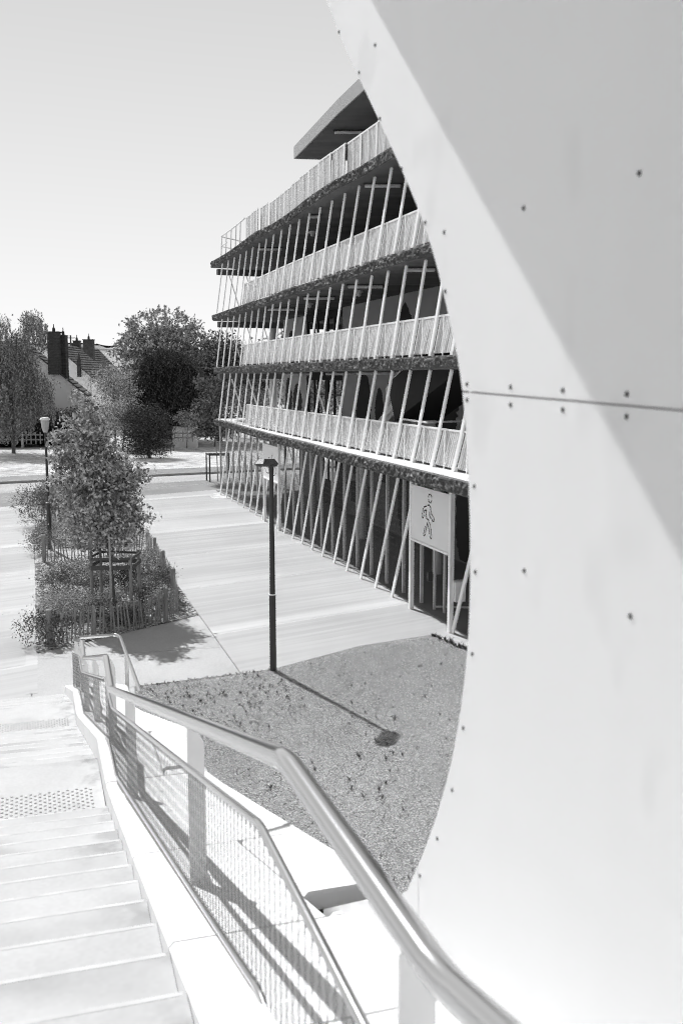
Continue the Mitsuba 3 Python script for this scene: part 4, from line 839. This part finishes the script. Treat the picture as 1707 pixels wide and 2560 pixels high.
# houses
def house(label, y, apex, eave, left_eave_u, depth, dirx, wallm, chims=(), ybase=0):
    hk2 = thing('house', label, 'house')
    ap, ev = atY(*apex, y), atY(*eave, y); lx = atY(left_eave_u, 1000, y)[0]; zE = ev[2]; d = np.array([dirx, 1.0, 0]); d /= np.linalg.norm(d)
    zL = zE
    g = [np.array([lx, y, 0]), np.array([ev[0], y, 0]), np.array([ev[0], y, zE]), ap, np.array([lx, y, zL])]
    b = [p + d * depth for p in g]
    put('wall', MB().add(g + b, [[0, 1, 6, 5], [1, 2, 7, 6], [0, 5, 9, 4]]).add(g, [[0, 1, 2], [0, 2, 3], [0, 3, 4]]).add(b, [[0, 2, 1], [0, 3, 2], [0, 4, 3]]), wallm, hk2)
    def slope(ridge, eve):                                 # tile courses, each lapping the next
        mb = MB(); n = 13; out = eve - ridge; over = out / np.linalg.norm(out) * .3; nrm = np.cross(out, d); nrm /= np.linalg.norm(nrm); nrm = nrm if nrm[2] > 0 else -nrm
        A0 = ridge - d * .3
        for i in range(n):
            a, c = A0 + (out + over) * i / n, A0 + (out + over) * (i + 1.02) / n
            L = d * (depth + .6)
            mb.hexa([a + nrm * .03, c + nrm * .05, c + L + nrm * .05, a + L + nrm * .03, a + nrm * .07, c + nrm * .16, c + L + nrm * .16, a + L + nrm * .07])
        return mb
    rk = put('roof', slope(ap, g[2]), 'm_tile', hk2); put('roof', slope(ap, g[4]), 'm_tile', hk2)
    put('gutter', MB().tube([g[2] + [.3, -.3, -.25], g[2] + [.3, 0, -.25] + d * depth], .08, 6), 'm_wood_dark', hk2)
    put('downpipe', MB().tube([g[2] + [.12, -.1, -.3], [g[2][0] + .12, y - .1, 0]], .06, 6), 'm_wood_pale', hk2)
    for (u0, u1, vt, vb, yy, th) in chims:
        x0, x1 = xat(u0, yy), xat(u1, yy); zt_, zb_ = zat(vt, yy), zat(vb, yy) - 1.2
        ck2 = put('chimney', MB().box([(x0 + x1) / 2, yy + th / 2, (zt_ + zb_) / 2], (x1 - x0, th, zt_ - zb_)), 'm_chimney', hk2)
        put('chimney_cap', MB().box([(x0 + x1) / 2, yy + th / 2, zt_ + .05], (x1 - x0 + .12, th + .12, .10)), 'm_chimney', ck2)
        put('chimney_pot', MB().lathe([(.16, 0), (.13, .35), (.05, .4), (.04, .7), (.001, .72)], [(x0 + x1) / 2, yy + th / 2, zt_ + .1], 8), 'm_chimney', ck2)
    return hk2
house('grey gabled house with a steep tiled roof and two tall dark chimneys', 97, (58, 862), (211, 985), -95, 8.5, -.20, 'm_render', ((124, 152, 831, 905, 96.5, 1.0), (153, 169, 840, 938, 97.4, 1.0)))
house('white gabled house with a tiled roof behind the grey gable', 112, (130, 860), (225, 939), 35, 10.0, .0, 'm_render_white', ((196, 204, 899, 915, 111.6, .5),))
house('farther tiled house with two brick chimneys at the right end of the house row', 126, (184, 866), (252, 936), 116, 12.0, .0, 'm_render_white', ((213, 237, 850, 922, 125.5, 1.0), (188, 203, 853, 888, 126.4, 1.0)))
hx = thing('flat_house', 'distant white flat-topped house between the chimneys and the big tree', 'house')
q0_, q1_ = atY(243, 876, 170), atY(284, 876, 170); put('wall', MB().box([(q0_[0] + q1_[0]) / 2, 173, q0_[2] / 2], (q1_[0] - q0_[0], 6, q0_[2])), 'm_render_white', hx); put('roof', MB().box([(q0_[0] + q1_[0]) / 2, 173, q0_[2] + .1], (q1_[0] - q0_[0] + .4, 6.4, .2)), 'm_kerb', hx)
up = thing('utility_pole', 'thin utility pole with crossarms above the roofs', 'pole'); u_ = atY(177, 838, 150)
put('pole', MB().tube([[u_[0], 150, 0], u_], .12, 6), 'm_lamp', up)
for dz in (.4, 1.3): put('crossarm', MB().box([u_[0], 150, u_[2] - dz], (1.4, .1, .1)), 'm_lamp', up)
# a wooded ridge on the skyline
xs = np.linspace(-420, 260, 260); ys = np.array([560, 600, 640, 700]); hz = np.array([.25, .75, 1.0, .6])
rid = np.interp(xs, [-420, -230, -190, -150, -100, 0, 260], [30, 27, 26, 25, 23, 20, 16]) + 2.2 * meshkit.fbm(np.c_[xs * .05, xs * 0, xs * 0], 4) + 1.5 * meshkit.noise(np.c_[xs * .35, xs * 0, xs * 0 + 3])
V = np.array([[x, y, r * h - (2 if y == 560 else 0)] for y, h in zip(ys, hz) for x, r in zip(xs, rid)]); ix = np.arange(V.shape[0]).reshape(4, -1)
put('hill', MB().add(V, np.stack([ix[:-1, :-1], ix[:-1, 1:], ix[1:, 1:], ix[1:, :-1]], -1).reshape(-1, 4)), 'm_hill', smooth=True, kind='structure')
